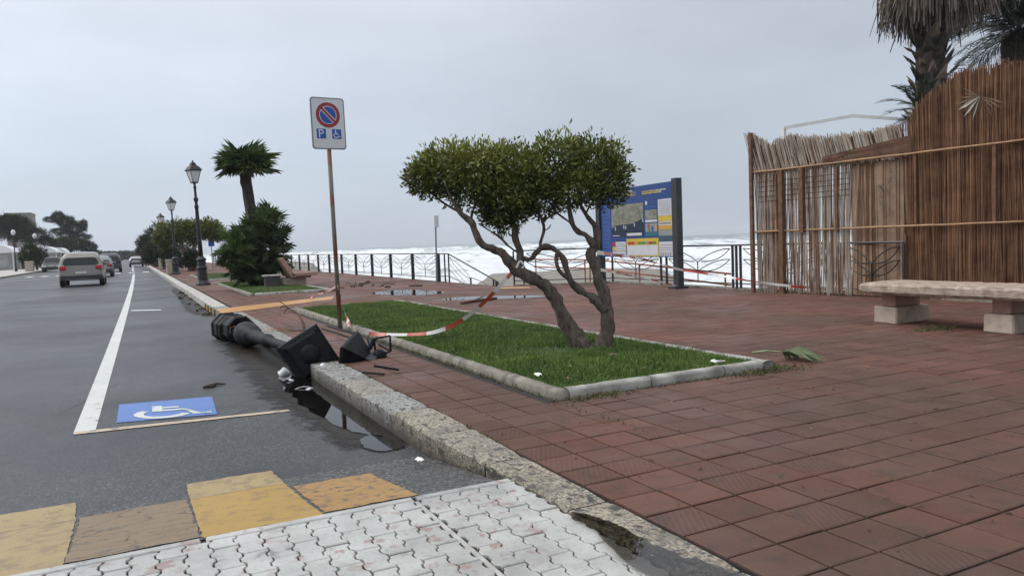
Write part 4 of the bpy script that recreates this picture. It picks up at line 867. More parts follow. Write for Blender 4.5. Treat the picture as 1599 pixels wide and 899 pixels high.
# ================================================================== FOLIAGE
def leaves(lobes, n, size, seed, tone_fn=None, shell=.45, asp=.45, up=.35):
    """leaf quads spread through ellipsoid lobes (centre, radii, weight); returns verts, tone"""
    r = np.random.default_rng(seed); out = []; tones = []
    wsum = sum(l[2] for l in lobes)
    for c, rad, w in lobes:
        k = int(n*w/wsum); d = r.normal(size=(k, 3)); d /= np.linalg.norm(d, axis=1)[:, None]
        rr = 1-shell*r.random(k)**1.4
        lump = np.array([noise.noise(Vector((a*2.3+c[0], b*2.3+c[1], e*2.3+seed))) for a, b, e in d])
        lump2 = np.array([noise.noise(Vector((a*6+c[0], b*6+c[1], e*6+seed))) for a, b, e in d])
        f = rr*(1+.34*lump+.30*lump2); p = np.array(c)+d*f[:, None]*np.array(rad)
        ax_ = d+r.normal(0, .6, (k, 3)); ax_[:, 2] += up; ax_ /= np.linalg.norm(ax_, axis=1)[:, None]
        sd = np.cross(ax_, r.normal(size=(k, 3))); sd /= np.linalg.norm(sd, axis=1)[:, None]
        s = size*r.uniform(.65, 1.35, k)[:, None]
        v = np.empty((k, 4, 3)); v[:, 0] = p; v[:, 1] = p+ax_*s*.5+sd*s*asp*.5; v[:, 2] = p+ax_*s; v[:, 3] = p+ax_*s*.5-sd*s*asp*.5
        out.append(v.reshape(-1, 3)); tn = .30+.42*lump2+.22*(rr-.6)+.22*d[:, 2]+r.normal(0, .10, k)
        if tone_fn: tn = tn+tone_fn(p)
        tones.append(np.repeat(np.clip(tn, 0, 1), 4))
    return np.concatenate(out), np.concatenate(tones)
# twisted two-stemmed tree on the lawn
TD = 8.57; tb = Vector((4.66, 7.32, .06))
tree = thing('twisted_tree', 'small twisted tree with two leaning stems and flat clipped crown', 'tree', tb)
def px_path(pts, d0): return [at_depth(x, y, TD+d0+dz)-tb for x, y, _, dz in pts]
def stem(name, pts, d0=0, n=16, seed=0):
    P_ = px_path(pts, d0); Rd = [w/2.9/FOCAL*TD for _, _, w, _ in pts]; PP = []; RR = []
    for i in range(len(P_)-1):
        a, b_, c_, d_ = P_[max(i-1, 0)], P_[i], P_[i+1], P_[min(i+2, len(P_)-1)]
        for k in range(7):
            s = k/7; PP.append(.5*((2*b_)+(c_-a)*s+(2*a-5*b_+4*c_-d_)*s*s+(3*b_-a-3*c_+d_)*s**3)); RR.append(Rd[i]*(1-s)+Rd[i+1]*s)
    PP.append(P_[-1]); RR.append(Rd[-1])
    return MB().tube(PP, RR, n, wob=.50, seed=seed).build(name, M['bark'], tree, True)
stem('trunk', [(930, 566, 60, 0), (918, 552, 48, 0), (893, 516, 31, -.02), (874, 484, 28, -.03), (864, 462, 27, -.05), (839, 438, 25, -.1), (808, 421, 25, -.12), (784, 396, 20, -.15), (755, 383, 16, -.2), (742, 361, 15, -.2), (735, 347, 14, -.22), (719, 332, 11, -.25), (706, 312, 8, -.25), (695, 285, 5, -.25)], seed=1)
stem('trunk', [(918, 566, 56, .05), (934, 552, 46, .05), (948, 520, 29, .06), (949, 490, 27, .05), (943, 462, 25, .05), (936, 437, 24, .04), (928, 412, 22, .03), (924, 395, 21, .02), (930, 380, 20, .02), (932, 366, 17, .02), (929, 353, 14, .02), (919, 340, 11, .02), (908, 322, 9, .0), (900, 290, 6, 0)], seed=2)
stem('branch', [(836, 440, 18, -.1), (820, 424, 17, -.08), (812, 408, 17, -.03), (811, 390, 17, .02), (805, 372, 15, .05), (804, 356, 14, .08), (797, 341, 12, .1), (790, 310, 8, .1)], seed=3)
stem('branch', [(808, 394, 6, 0), (794, 384, 6, 0), (780, 370, 6, .05), (766, 361, 5, .1), (752, 352, 3, .1)], 0, 6, 4)
stem('branch', [(944, 486, 20, .03), (928, 468, 18, .0), (910, 455, 17, -.02), (892, 440, 15, -.04), (885, 418, 14, -.04), (878, 402, 13, -.03), (866, 389, 12, -.02), (850, 385, 11, 0), (838, 394, 10, .02), (829, 404, 10, .02), (818, 404, 10, -.02)], 0, 10, 5)
stem('branch', [(845, 388, 9, 0), (844, 378, 9, .02), (849, 362, 7, .04), (848, 347, 7, .06), (842, 332, 6, .08), (838, 310, 4, .1)], 0, 8, 6)
stem('branch', [(849, 361, 4, .04), (857, 356, 4, .03), (860, 351, 3, .02)], 0, 5, 16)
stem('branch', [(870, 396, 9, -.05), (869, 410, 9, -.10), (875, 424, 9, -.10), (886, 434, 9, -.05)], 0, 8, 7)
stem('branch', [(927, 384, 15, .0), (917, 369, 13, -.03), (902, 361, 12, -.05), (893, 349, 11, -.06), (890, 332, 9, -.06), (886, 300, 6, -.06)], 0, 10, 8)
for i, (x0, y0, x1, y1, x2, y2) in enumerate(((739, 352, 725, 336, 716, 318), (736, 345, 738, 330, 748, 312), (848, 347, 858, 338, 874, 330), (797, 341, 775, 325, 765, 300), (929, 353, 915, 335, 930, 310), (719, 332, 690, 315, 668, 295), (842, 332, 822, 318, 810, 300), (893, 349, 868, 330, 850, 300))):
    stem('branch', [(x0, y0, 6, 0), (x1, y1, 5, .1), (x2, y2, 3, .2)], -.05, 6, 20+i)
S = TD/FOCAL
def lobe(px, py, rx, ry, dz=0., rz=None, w=1.): return (tuple(at_depth(px, py, TD+dz)), (rx*S, (rz or rx)*S, ry*S), w)
lobes = [lobe(702, 264, 58, 40, 0, 60, 1.2), lobe(672, 278, 36, 32, .05, 40, .5), lobe(745, 262, 55, 40, .1, 60, 1.1), lobe(724, 296, 34, 26, -.1, 40, .4), lobe(800, 260, 52, 36, .2, 55, 1.0), lobe(788, 312, 42, 46, .05, 48, 1.1), lobe(822, 285, 40, 45, -.1, 45, .8),
         lobe(872, 258, 52, 46, 0, 60, 1.2), lobe(925, 262, 54, 46, 0, 60, 1.3), lobe(902, 294, 46, 30, -.15, 50, .7), lobe(950, 285, 28, 40, .05, 40, .6), lobe(850, 312, 32, 28, .2, 40, .5), lobe(655, 278, 24, 24, .05, 30, .25), lobe(782, 330, 34, 26, .05, 36, .5)]
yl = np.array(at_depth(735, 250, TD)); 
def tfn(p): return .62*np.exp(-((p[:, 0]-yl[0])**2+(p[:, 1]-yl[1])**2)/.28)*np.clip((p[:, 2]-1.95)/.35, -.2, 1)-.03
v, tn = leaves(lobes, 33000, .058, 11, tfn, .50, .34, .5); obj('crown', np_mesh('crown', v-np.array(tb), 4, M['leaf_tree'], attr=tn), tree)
# sparse bare twigs at the left end
m = MB()
for i in range(26):
    a = at_depth(random.uniform(640, 672), random.uniform(262, 292), TD+random.uniform(-.2, .2))-tb; d = Vector((random.uniform(-.16, -.02), random.uniform(-.05, .12), random.uniform(-.06, .10))); m.tube([a, a+d*.6, a+d+Vector((0, 0, .02))], [.004, .003, .0015], 4)
m.build('twigs', M['twig'], tree)
# generic clipped tree / pine / bush
def crown_tree(name, label, base, lobes, n, size, mat, trunks, seed, group=None, asp=.45, cat='tree', shell=.55):
    t_ = thing(name, label, cat, base, 0, group); bb = np.array(base)
    for i, (pts, r) in enumerate(trunks): MB().tube([Vector(p)-Vector(base) for p in pts], [r*(1-.55*k/(len(pts)-1)) for k in range(len(pts))], 8, wob=.2, seed=seed+i).build('trunk', M['bark'], t_, True)
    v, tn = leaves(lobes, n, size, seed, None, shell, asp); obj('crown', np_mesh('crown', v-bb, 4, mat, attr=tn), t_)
    return t_
def pl_lobe(px, py, rx, ry, dep, w=1., rz=None): s = dep/FOCAL; return (tuple(at_depth(px, py, dep)), (rx*s, (rz or rx)*s*.8, ry*s), w)
g = on_ground(300, 423); dp = g.dot(FWD)-EYE*FWD.z; d = (g-Vector((0, 0, EYE))).dot(FWD)
crown_tree('clipped_tree', 'broad clipped tree leaning behind the first standing lamp', tuple(g), [pl_lobe(272, 362, 26, 18, d, 1), pl_lobe(300, 360, 24, 17, d, 1), pl_lobe(325, 358, 22, 16, d, 1), pl_lobe(338, 365, 13, 13, d, .6), pl_lobe(255, 372, 15, 16, d, .5), pl_lobe(285, 378, 22, 14, d+2, .5)], 15000, .17, M['leaf_tree'],
           [([g, at_depth(296, 408, d), at_depth(286, 392, d), at_depth(280, 372, d)], .30), ([g, at_depth(306, 408, d), at_depth(301, 390, d), at_depth(312, 368, d)], .24), ([g+Vector((.5, .2, 0)), at_depth(312, 404, d), at_depth(304, 388, d), at_depth(298, 372, d)], .18)], 31)
d = 62.; g = on_ground(292, 415)
crown_tree('dark_bush', 'dark dense bush under the clipped tree by the kerb', tuple(at_depth(275, 418, d)), [pl_lobe(285, 402, 20, 14, d), pl_lobe(300, 405, 14, 12, d-4), pl_lobe(266, 398, 14, 16, d)], 7000, .16, M['leaf_bush'], [([at_depth(280, 418, d), at_depth(281, 398, d)], .2)], 33, cat='bush')
d = 84.
crown_tree('dark_bush', 'rounded dark bush left of the clipped tree', tuple(at_depth(243, 416, d)), [pl_lobe(240, 394, 15, 17, d), pl_lobe(256, 392, 16, 18, d), pl_lobe(232, 402, 10, 11, d, .6)], 7000, .2, M['leaf_bush'], [([at_depth(243, 416, d), at_depth(243, 395, d)], .25)], 35, cat='bush')
d = 105.
crown_tree('spiky_tree', 'feathery dark tree at the left end of the promenade planting', tuple(at_depth(232, 412, d)), [pl_lobe(226, 378, 9, 9, d), pl_lobe(238, 368, 11, 12, d), pl_lobe(248, 360, 9, 11, d), pl_lobe(222, 390, 8, 8, d, .6)], 3000, .55, M['leaf_bush'], [([at_depth(236, 412, d), at_depth(238, 372, d)], .3)], 37, asp=.16, shell=.8)
# inland pines
PINES = 'pines behind the inland pavement'
d = 150.
crown_tree('umbrella_pine', 'broad umbrella pine at the left edge over the white pavilions', tuple(at_depth(22, 416, d)), [pl_lobe(5, 355, 28, 19, d, 1.2), pl_lobe(30, 358, 25, 18, d, 1), pl_lobe(55, 368, 20, 12, d, .7), pl_lobe(74, 377, 11, 7, d, .3), pl_lobe(-25, 354, 28, 20, d, 1), pl_lobe(20, 347, 20, 11, d, .6)], 26000, .42, M['leaf_pine'], [([at_depth(22, 416, d), at_depth(24, 390, d), at_depth(20, 366, d)], .5), ([at_depth(50, 416, d), at_depth(51, 390, d), at_depth(48, 370, d)], .4)], 41, PINES, .22)
d = 190.
crown_tree('tall_pine', 'tall open pine with ragged crown right of the umbrella pine', tuple(at_depth(108, 412, d)), [pl_lobe(91, 340, 9, 9, d, .6), pl_lobe(103, 347, 13, 10, d, .9), pl_lobe(79, 343, 10, 3.5, d, .25), pl_lobe(117, 357, 16, 9, d, 1), pl_lobe(130, 351, 6, 7, d, .3), pl_lobe(93, 361, 13, 4, d, .35), pl_lobe(128, 371, 14, 5, d, .45), pl_lobe(106, 368, 16, 6, d, .5)], 20000, .42, M['leaf_pine'], [([at_depth(108, 412, d), at_depth(110, 380, d), at_depth(106, 342, d)], .6)], 43, PINES, .22)
d = 170.
crown_tree('low_pine', 'lower green pine in front of the tall ragged pine', tuple(at_depth(118, 412, d)), [pl_lobe(98, 380, 18, 8, d), pl_lobe(120, 382, 18, 9, d), pl_lobe(138, 386, 12, 8, d, .6)], 10000, .45, M['leaf_bush'], [([at_depth(110, 412, d), at_depth(110, 384, d)], .4)], 45, PINES, .25)
d = 420.
fw = np.concatenate([leaves([pl_lobe(px, 399+random.uniform(-1, 1), 9, random.uniform(3.5, 6), d)], 500, 1.5, 50+px)[0] for px in range(150, 250, 9)]); tag(obj('far_wood', np_mesh('far_wood', fw, 4, M['leaf_pine'], attr=np.full(len(fw), .2))), 'low dark line of distant trees at the road end', 'trees', None, 'stuff')
# ------------------------------------------------------------------ palms
def fan_leaf(nseg=20, L=.62, pet=.45, spread=150, droop=.12, seed=0, wid=.044):
    rr = random.Random(seed); m = MB(); m.tube([(0, 0, 0), (pet*.5, 0, .015), (pet, 0, 0)], [.012, .010, .008], 4)
    for i in range(nseg):
        a = R(-spread+2*spread*i/(nseg-1)); l = L*(1-.28*abs(a/R(spread))**2)*rr.uniform(.88, 1.06); w = wid*L/.62
        d = Vector((math.cos(a), math.sin(a), 0)); n = Vector((-d.y, d.x, 0)); o = Vector((pet, 0, 0)); f = .03*(1 if i % 2 else -1)
        mid = o+d*l*.55+Vector((0, 0, .03+f*.4)); tip = o+d*l+Vector((0, 0, -droop*l*rr.uniform(.3, 1.6)))
        m.add([o, mid-n*w, tip, mid+n*w, o+d*l*.28], [(0, 1, 4), (0, 4, 3), (4, 1, 2), (4, 2, 3)])
    return m
def aim(p, dirv, roll=0):
    x = Vector(dirv).normalized(); z = Vector((0, 0, 1)); y = z.cross(x); y = y.normalized() if y.length > .05 else Vector((0, 1, 0)); z = x.cross(y)
    return Matrix.Translation(p) @ Matrix((x, y, z)).transposed().to_4x4() @ Matrix.Rotation(roll, 4, 'X')
def fan_crown(par, meshes, centre, n, el0, el1, sc, seed, jit=.1, flat=1.):
    rr = random.Random(seed)
    for i in range(n):
        az = i*2.39996+rr.uniform(-.3, .3); el = R(el0+(el1-el0)*((i+.5)/n)+rr.uniform(-8, 8))
        d = Vector((math.cos(az)*math.cos(el), math.sin(az)*math.cos(el), math.sin(el)))
        o = obj('leaf', meshes[i % len(meshes)], par); o.matrix_local = aim(Vector(centre)+Vector([rr.gauss(0, jit) for _ in range(3)]), d, rr.uniform(-.6, .6)) @ Matrix.Scale(sc*rr.uniform(.8, 1.15), 4)
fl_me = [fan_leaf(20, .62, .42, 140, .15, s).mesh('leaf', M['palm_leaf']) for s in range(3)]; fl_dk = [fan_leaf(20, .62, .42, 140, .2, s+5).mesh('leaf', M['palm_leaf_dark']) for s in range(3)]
pb = on_ground(393, 446); pb = Vector((4.05, 28.6, .06))
palm = thing('fan_palm', 'fan palm with bushy skirted base and one tall tufted stem', 'palm', pb); pd = (pb-Vector((0, 0, EYE))).dot(FWD)
pth = [at_depth(397, 445, pd)-pb, at_depth(396, 380, pd)-pb, at_depth(393, 340, pd)-pb, at_depth(388, 305, pd)-pb, at_depth(385, 285, pd)-pb, at_depth(383, 262, pd)-pb]
MB().tube(pth, [.22, .20, .18, .18, .20, .17], 12, wob=.35).build('trunk', M['palm_trunk'], palm)
fan_crown(palm, fl_me, pth[-1], 60, 58, -12, 1.12, 3, .06)
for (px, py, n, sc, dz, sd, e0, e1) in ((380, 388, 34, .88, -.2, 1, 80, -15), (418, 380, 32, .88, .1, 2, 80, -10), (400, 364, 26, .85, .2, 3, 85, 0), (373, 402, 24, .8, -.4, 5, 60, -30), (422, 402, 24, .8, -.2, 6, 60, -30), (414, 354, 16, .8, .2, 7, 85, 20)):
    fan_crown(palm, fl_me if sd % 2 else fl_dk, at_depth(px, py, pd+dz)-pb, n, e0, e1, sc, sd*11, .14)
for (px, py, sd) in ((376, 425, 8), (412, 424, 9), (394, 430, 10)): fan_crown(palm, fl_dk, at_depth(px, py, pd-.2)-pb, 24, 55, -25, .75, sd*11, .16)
# tall skirted palm behind the reed screen
wd = 15.8; wb = at_depth(1452, 520, wd); wb.z = -.55
wp = thing('skirted_palm', 'tall palm with thick skirt of dead fronds behind the reed screen', 'palm', wb)
tp = [Vector((0, 0, 0)), at_depth(1458, 300, wd)-wb, at_depth(1456, 150, wd)-wb, at_depth(1452, 60, wd)-wb, at_depth(1458, -60, wd)-wb]
MB().tube(tp, [.34, .32, .30, .27, .24], 14, wob=.2).build('trunk', M['palm_trunk'], wp)
bt = MB().add([(0, -.085, 0), (0, .085, 0), (.10, .05, .12), (.10, -.05, .12), (.19, 0, .20), (.06, 0, .04), (.13, .0, .10)], [(0, 1, 2, 3), (3, 2, 4), (0, 3, 6), (1, 6, 2), (3, 4, 6), (2, 6, 4), (0, 6, 1)])
bmesh_ = [bt.mesh('leaf_base', M['palm_boot']), bt.mesh('leaf_base', M['palm_boot_dark'])]
def boots(par, z0, z1, rad, n, cx, sc=1.):
    for i in range(n):
        f = i/n; z = z0+(z1-z0)*f; a = i*2.4; c = cx(z); o = obj('leaf_base', bmesh_[int(random.random() < .45)], par)
        o.matrix_local = Matrix.Translation(c+Vector((math.cos(a)*rad*.92, math.sin(a)*rad*.92, 0))) @ Matrix.Rotation(a, 4, 'Z') @ Matrix.Rotation(R(random.uniform(-15, 10)), 4, 'Y') @ Matrix.Scale(sc*random.uniform(.9, 1.6), 4)
zt = lambda py: (at_depth(1454, py, wd)-wb).z
boots(wp, zt(330), zt(40), .28, 120, lambda z: tp[1].lerp(tp[3], (z-tp[1].z)/(tp[3].z-tp[1].z)), 1.05)
r = np.random.default_rng(5); n = 2600; az = r.uniform(0, 2*np.pi, n); ztop = (at_depth(1460, -45, wd)-wb).z; cz = at_depth(1462, 20, wd)-wb
rad = r.uniform(.35, 1.12, n); z0 = ztop-r.uniform(0, .75, n)*1.; Ln = r.uniform(.35, .85, n)*(1.15-.35*rad)
x0, y0 = cz.x+np.cos(az)*rad, cz.y+np.sin(az)*rad; wv = r.uniform(.008, .026, n); sa = az+r.normal(0, .7, n)
v = np.empty((n, 4, 3)); flare = r.normal(.03, .10, n); bx0, by0 = np.cos(sa+1.57)*wv, np.sin(sa+1.57)*wv
v[:, 0] = np.stack([x0-bx0, y0-by0, z0], 1); v[:, 1] = np.stack([x0+bx0, y0+by0, z0], 1); v[:, 2] = np.stack([x0+np.cos(az)*flare+bx0*.4, y0+np.sin(az)*flare+by0*.4, z0-Ln], 1); v[:, 3] = np.stack([x0+np.cos(az)*flare-bx0*.4, y0+np.sin(az)*flare-by0*.4, z0-Ln*1.02], 1)
obj('dead_frond_skirt', np_mesh('dead_frond_skirt', v.reshape(-1, 3), 4, M['skirt'], attr=np.repeat(r.random(n), 4)), wp, kind='stuff')
MB().lathe([(.30, cz.z-.50), (.62, cz.z-.30), (.75, cz.z+.2), (.70, cz.z+1.4)], 14, Matrix.Translation((cz.x, cz.y, 0))).build('frond_core', M['palm_trunk'], wp)
fan_crown(wp, fl_me, (cz.x, cz.y, ztop+.8), 26, 80, 0, 2.0, 77, .1)
# feather fronds
def feather(L=1.8, n=46, seed=0, mat='palm_leaf_dark', droop=.55):
    rr = random.Random(seed); m = MB(); P_ = [Vector((L*s, 0, .30*L*s*(1-s)*1.2-droop*L*s**2.2*.6)) for s in [i/12 for i in range(13)]]; m.tube(P_, [.02*(1-.8*i/12) for i in range(13)], 4)
    for i in range(n):
        s = .12+.86*i/n; k = min(11, int(s*12)); p = P_[k].lerp(P_[k+1], s*12-k); l = .42*math.sin(math.pi*min(1, s*.85+.15))**.7*L/1.8+.05
        for sd in (-1, 1):
            d = Vector((.55, sd*.8, rr.uniform(-.25, .15))).normalized(); w = .016*L/1.8; nn = Vector((d.y, -d.x, 0))*sd
            m.add([p-Vector((w, 0, 0)), p+d*l*.5+Vector((w, 0, -.01)), p+d*l+Vector((0, 0, -.10*l)), p+d*l*.5-Vector((w, 0, .01))], [(0, 1, 2, 3)])
    return m
fe = [feather(2.2, 50, s, 'palm_feather').mesh('frond', M['palm_feather']) for s in range(3)]
def feather_crown(par, c, n, e0, e1, sc, seed, azr=(0, 6.283)):
    rr = random.Random(seed)
    for i in range(n):
        az = azr[0]+(azr[1]-azr[0])*((i*.618) % 1); el = R(e0+(e1-e0)*(i+.5)/n+rr.uniform(-8, 8)); d = Vector((math.cos(az)*math.cos(el), math.sin(az)*math.cos(el), math.sin(el)))
        o = obj('frond', fe[i % 3], par); o.matrix_local = aim(c, d, rr.uniform(-.3, .3)) @ Matrix.Scale(sc*rr.uniform(.85, 1.15), 4)
pd2 = 17.5; c = at_depth(1590, 50, pd2); b2 = Vector((c.x, c.y, -.55)); p2 = thing('feather_palm', 'dark feathery palm at the upper right corner behind the reeds', 'palm', b2)
MB().tube([(0, 0, 0), (0, 0, c.z+.55)], [.35, .32], 12, wob=.25).build('trunk', M['palm_trunk'], p2); feather_crown(p2, Vector((0, 0, c.z+.5)), 44, 75, -35, .80, 5)
pd3 = 15.3; c = at_depth(1462, 160, pd3); b3 = Vector((c.x+.1, c.y+.3, -.55)); p3 = thing('young_palm', 'low leafy palm around the skirted palm trunk above the reeds', 'palm', b3)
MB().tube([(0, 0, 0), (0, 0, c.z+.3)], [.18, .14], 10, wob=.2).build('trunk', M['palm_trunk'], p3); feather_crown(p3, Vector((0, 0, c.z+.35)), 20, 70, -25, .42, 9)
c4 = at_depth(1448, 185, 15.2)-b3; feather_crown(p3, c4, 9, 70, 0, .33, 12)
# ================================================================== REED SCREEN
Q0 = Vector((12.05, 12.24, 0)); Q1 = Vector((12.6, 7.07, 0)); rd = (Q1-Q0).normalized(); rn = Vector((rd.y, -rd.x, 0)); rn = rn if rn.x > 0 else -rn   # rn points to the sea
rs = thing('reed_screen', 'tall brown reed screen on canes and posts, its left end half open', 'reed screen', Q0)
RF = lambda s, z, o=0.: rd*s + rn*o + Vector((0, 0, z))
SE = 8.2
def s_of(px):      # distance along the screen for a photo column
    d_ = ray(px, 460); a = d_.x*rd.y-d_.y*rd.x; return (d_.x*(-Q0.y)+d_.y*Q0.x)*1/( d_.x*rd.y-d_.y*rd.x)*1
def reeds(name, n, s0, s1, z0f, z1f, rad, mat, seed, lean=0., off=(.0, .03), curve=0., tonev=.25, tone0=.4):
    r = np.random.default_rng(seed); s = np.sort(r.uniform(s0, s1, n)); V = []; T = []
    for i in range(n):
        z0, z1 = z0f(s[i])+r.normal(0, .02), z1f(s[i])+r.normal(0, .03)
        if z1-z0 < .05: continue
        l = lean+r.normal(0, .02); o = r.uniform(*off); w = rad*r.uniform(.6, 1.5); k = 4; tn = float(np.clip(r.normal(tone0, tonev), 0, 1)); h = z1-z0
        wob = r.normal(0, .012)
        cs = [(s[i]+l*h*f+wob*math.sin(f*3), z0+h*f, o+curve*f*f*h) for f in [j/k for j in range(k+1)]]
        for j in range(k):
            a, b = cs[j], cs[j+1]
            ring = [(-w, 0), (0, -w), (w, 0)]
            for (u0, v0), (u1, v1) in ((ring[0], ring[1]), (ring[1], ring[2]), (ring[2], ring[0])):
                V += [RF(a[0]+u0, a[1], a[2]+v0), RF(a[0]+u1, a[1], a[2]+v1), RF(b[0]+u1, b[1], b[2]+v1), RF(b[0]+u0, b[1], b[2]+v0)]; T += [tn]*4
    o = obj(name, np_mesh(name, np.array([tuple(x) for x in V]), 4, M[mat], attr=T), rs); o['kind'] = 'stuff'; return o
sA, sB, sC = s_of(1328), s_of(1418), SE
def tops(s):       # ragged upper outline of the screen
    P_ = [(0, 3.48), (.25, 3.42), (.75, 3.27), (1.2, 3.36), (2.2, 3.30), (3.05, 3.36), (3.3, 3.45), (3.6, 3.62), (4.2, 3.70), (4.5, 3.75), (8.5, 3.85)]
    for (a, b), (c, d) in zip(P_, P_[1:]):
        if a <= s <= c: return b+(d-b)*(s-a)/(c-a)
    return 3.8
tops_px = [(1175, 203), (1195, 206), (1216, 222), (1232, 214), (1247, 207), (1290, 211), (1335, 207), (1380, 203), (1418, 190), (1424, 178), (1450, 150), (1478, 130), (1500, 112), (1540, 104), (1599, 97)]
TP = []
for px, py in tops_px:
    s = s_of(px); q = Q0+rd*s; dq = ray(px, py); tq = Vector((q.x, q.y)).dot(Vector((FWD.x, FWD.y)))/Vector((dq.x, dq.y)).dot(Vector((FWD.x, FWD.y))); TP.append((s, EYE+dq.z*tq))
TP.append((SE+.5, TP[-1][1]+.15))
def tops(s):
    if s <= TP[0][0]: return TP[0][1]
    for (a, b), (c, d) in zip(TP, TP[1:]):
        if a <= s <= c: return b+(d-b)*(s-a)/(c-a)
    return TP[-1][1]
reeds('open_reeds', 190, .02, sA, lambda s: .03, lambda s: 2.60, .0068, 'reed_old', 1, .02, (0, .05), 0, .3, .6)
reeds('open_reeds', 110, .02, sA, lambda s: .03, lambda s: 2.60, .0055, 'reed_old', 21, -.01, (0, .05), 0, .25, .75)
reeds('open_reeds', 80, .02, sA, lambda s: .03, lambda s: 2.60, .008, 'reed', 2, -.01, (0, .05), 0, .3, .4)
reeds('open_reeds', 46, .02, .75, lambda s: .03, lambda s: 2.60, .009, 'reed', 3, -.02, (0, .05), 0, .25, .35)
reeds('top_reeds', 430, .0, sB, lambda s: 2.52, lambda s: tops(s), .0085, 'reed_old', 4, -.32, (-.02, .05), .05, .3, .42)
reeds('top_reeds', 520, .0, sB, lambda s: 2.52, lambda s: tops(s)-.06, .009, 'reed_dark', 5, -.30, (.02, .08), .05, .3, .5)
reeds('dense_reeds', 1300, sB-.02, SE, lambda s: .02, lambda s: tops(s)+random.gauss(0, .03), .0052, 'reed', 6, .0, (.0, .055), 0, .32, .36)
reeds('dense_reeds', 600, sB-.02, SE, lambda s: .02, lambda s: tops(s)-.03, .008, 'reed_dark', 7, .0, (.03, .09), 0, .25, .5)
reeds('mat_reeds', 26, sA, sB+.02, lambda s: .03, lambda s: 2.60, .006, 'reed', 8, 0, (.025, .042), 0, .12, .5)
simple('mat_tan', (.27, .185, .125), .85, 0, .22, 5, .4); simple('mat_brown', (.105, .05, .028), .85, 0, .3, 6, .5)
def mat_panel(name, s0, s1, z0, z1, o, mat):
    m = MB(); n = 14; rows = 4
    for j in range(rows+1):
        for i in range(n+1):
            s = s0+(s1-s0)*i/n; zt_ = z1(s) if callable(z1) else z1; m.v.append(tuple(RF(s, z0+(zt_-z0)*j/rows, o+.015*noise.noise(Vector((s*3, j*.8, 2))))))
    m.f = [(j*(n+1)+i, j*(n+1)+i+1, (j+1)*(n+1)+i+1, (j+1)*(n+1)+i) for j in range(rows) for i in range(n)]
    ob = m.build(name, mat, rs); md = ob.modifiers.new('t', 'SOLIDIFY'); md.thickness = .008; return ob
mat_panel('woven_mat', sA+.01, sB+.03, .03, 2.60, .045, M['mat_tan'])['label'] = 'plain tan woven mat in the reed screen'
mat_panel('backing_mat', sB, SE, .02, lambda s: tops(s)-.12, .10, M['mat_brown'])
mat_panel('band_mat', s_of(1288), sB+.1, 2.60, lambda s: 2.62+min(.30, .10+.1*(s-s_of(1288))), -.03, M['mat_brown'])['label'] = 'dark brown strip above the upper cane'
# canes and posts
for z, o, j in ((2.575, -.035, .012), (1.30, -.03, .01)):
    for (a, b) in ((-.05, 2.4), (2.1, 5.3), (5.0, SE)):
        MB().tube([RF(a+(b-a)*k/10, z+j*noise.noise(Vector((a+k*.6, z, 1))), o-(.03 if a > 2 and a < 3 else 0)) for k in range(11)], [.023-.006*k/10 for k in range(11)], 7, wob=.15).build('cane_rail', M['cane'], rs, True)
for px, w, z1 in ((1180, .034, 3.45), (1225.5, .05, 2.55), (1257, .045, 2.55)): MB().cbox(s_of(px)-w, s_of(px)+w, -.02, .02, 0, 0, 0)
for px, w, z0, z1 in ((1179, .036, 0, 3.42), (1225.5, .048, 0, 2.55), (1257, .042, 1.25, 2.55), (1310, .028, 1.25, 2.5), (1555, .028, 1.28, 2.6), (1432, .018, 1.3, 2.58), (1416, .03, .1, 1.15)):
    s = s_of(px); MB().add([RF(s+a*w, z, -.012-w+b*w) for z in (z0, z1) for a, b in ((-1, -1), (1, -1), (1, 1), (-1, 1))], [(0, 1, 5, 4), (1, 2, 6, 5), (2, 3, 7, 6), (3, 0, 4, 7), (4, 5, 6, 7)]).build('post', M['post_wood'], rs)
for k in range(5): MB().tube([RF(.05, 2.36-.105*k, .0), RF(sA*.5, 2.355-.105*k, .0), RF(sA, 2.36-.105*k, 0)], .006, 5).build('cross_wire', M['twig'], rs)
# dry frond caught in the mat
df = thing('dry_frond', 'dry palm frond caught in the tan mat of the reed screen', 'palm frond', at_depth(1378, 330, 14.3)-rn*.1)
for (px, py, ang) in ((1378, 290, 100), (1384, 318, 60), (1392, 275, 150)):
    m = MB(); o = at_X(px, py, (Q0+rd*s_of(px)).x-.045)
    for k in range(11): a = R(ang+60+k*16); m.tube([(0, 0, 0), tuple(rd*math.cos(a)*random.uniform(.14, .25)+Vector((0, 0, math.sin(a)*random.uniform(.14, .25)))-rn*.03)], [.008, .002], 4)
    m.build('blade_fan', M['frond_dry'], df, loc=o-df.location)
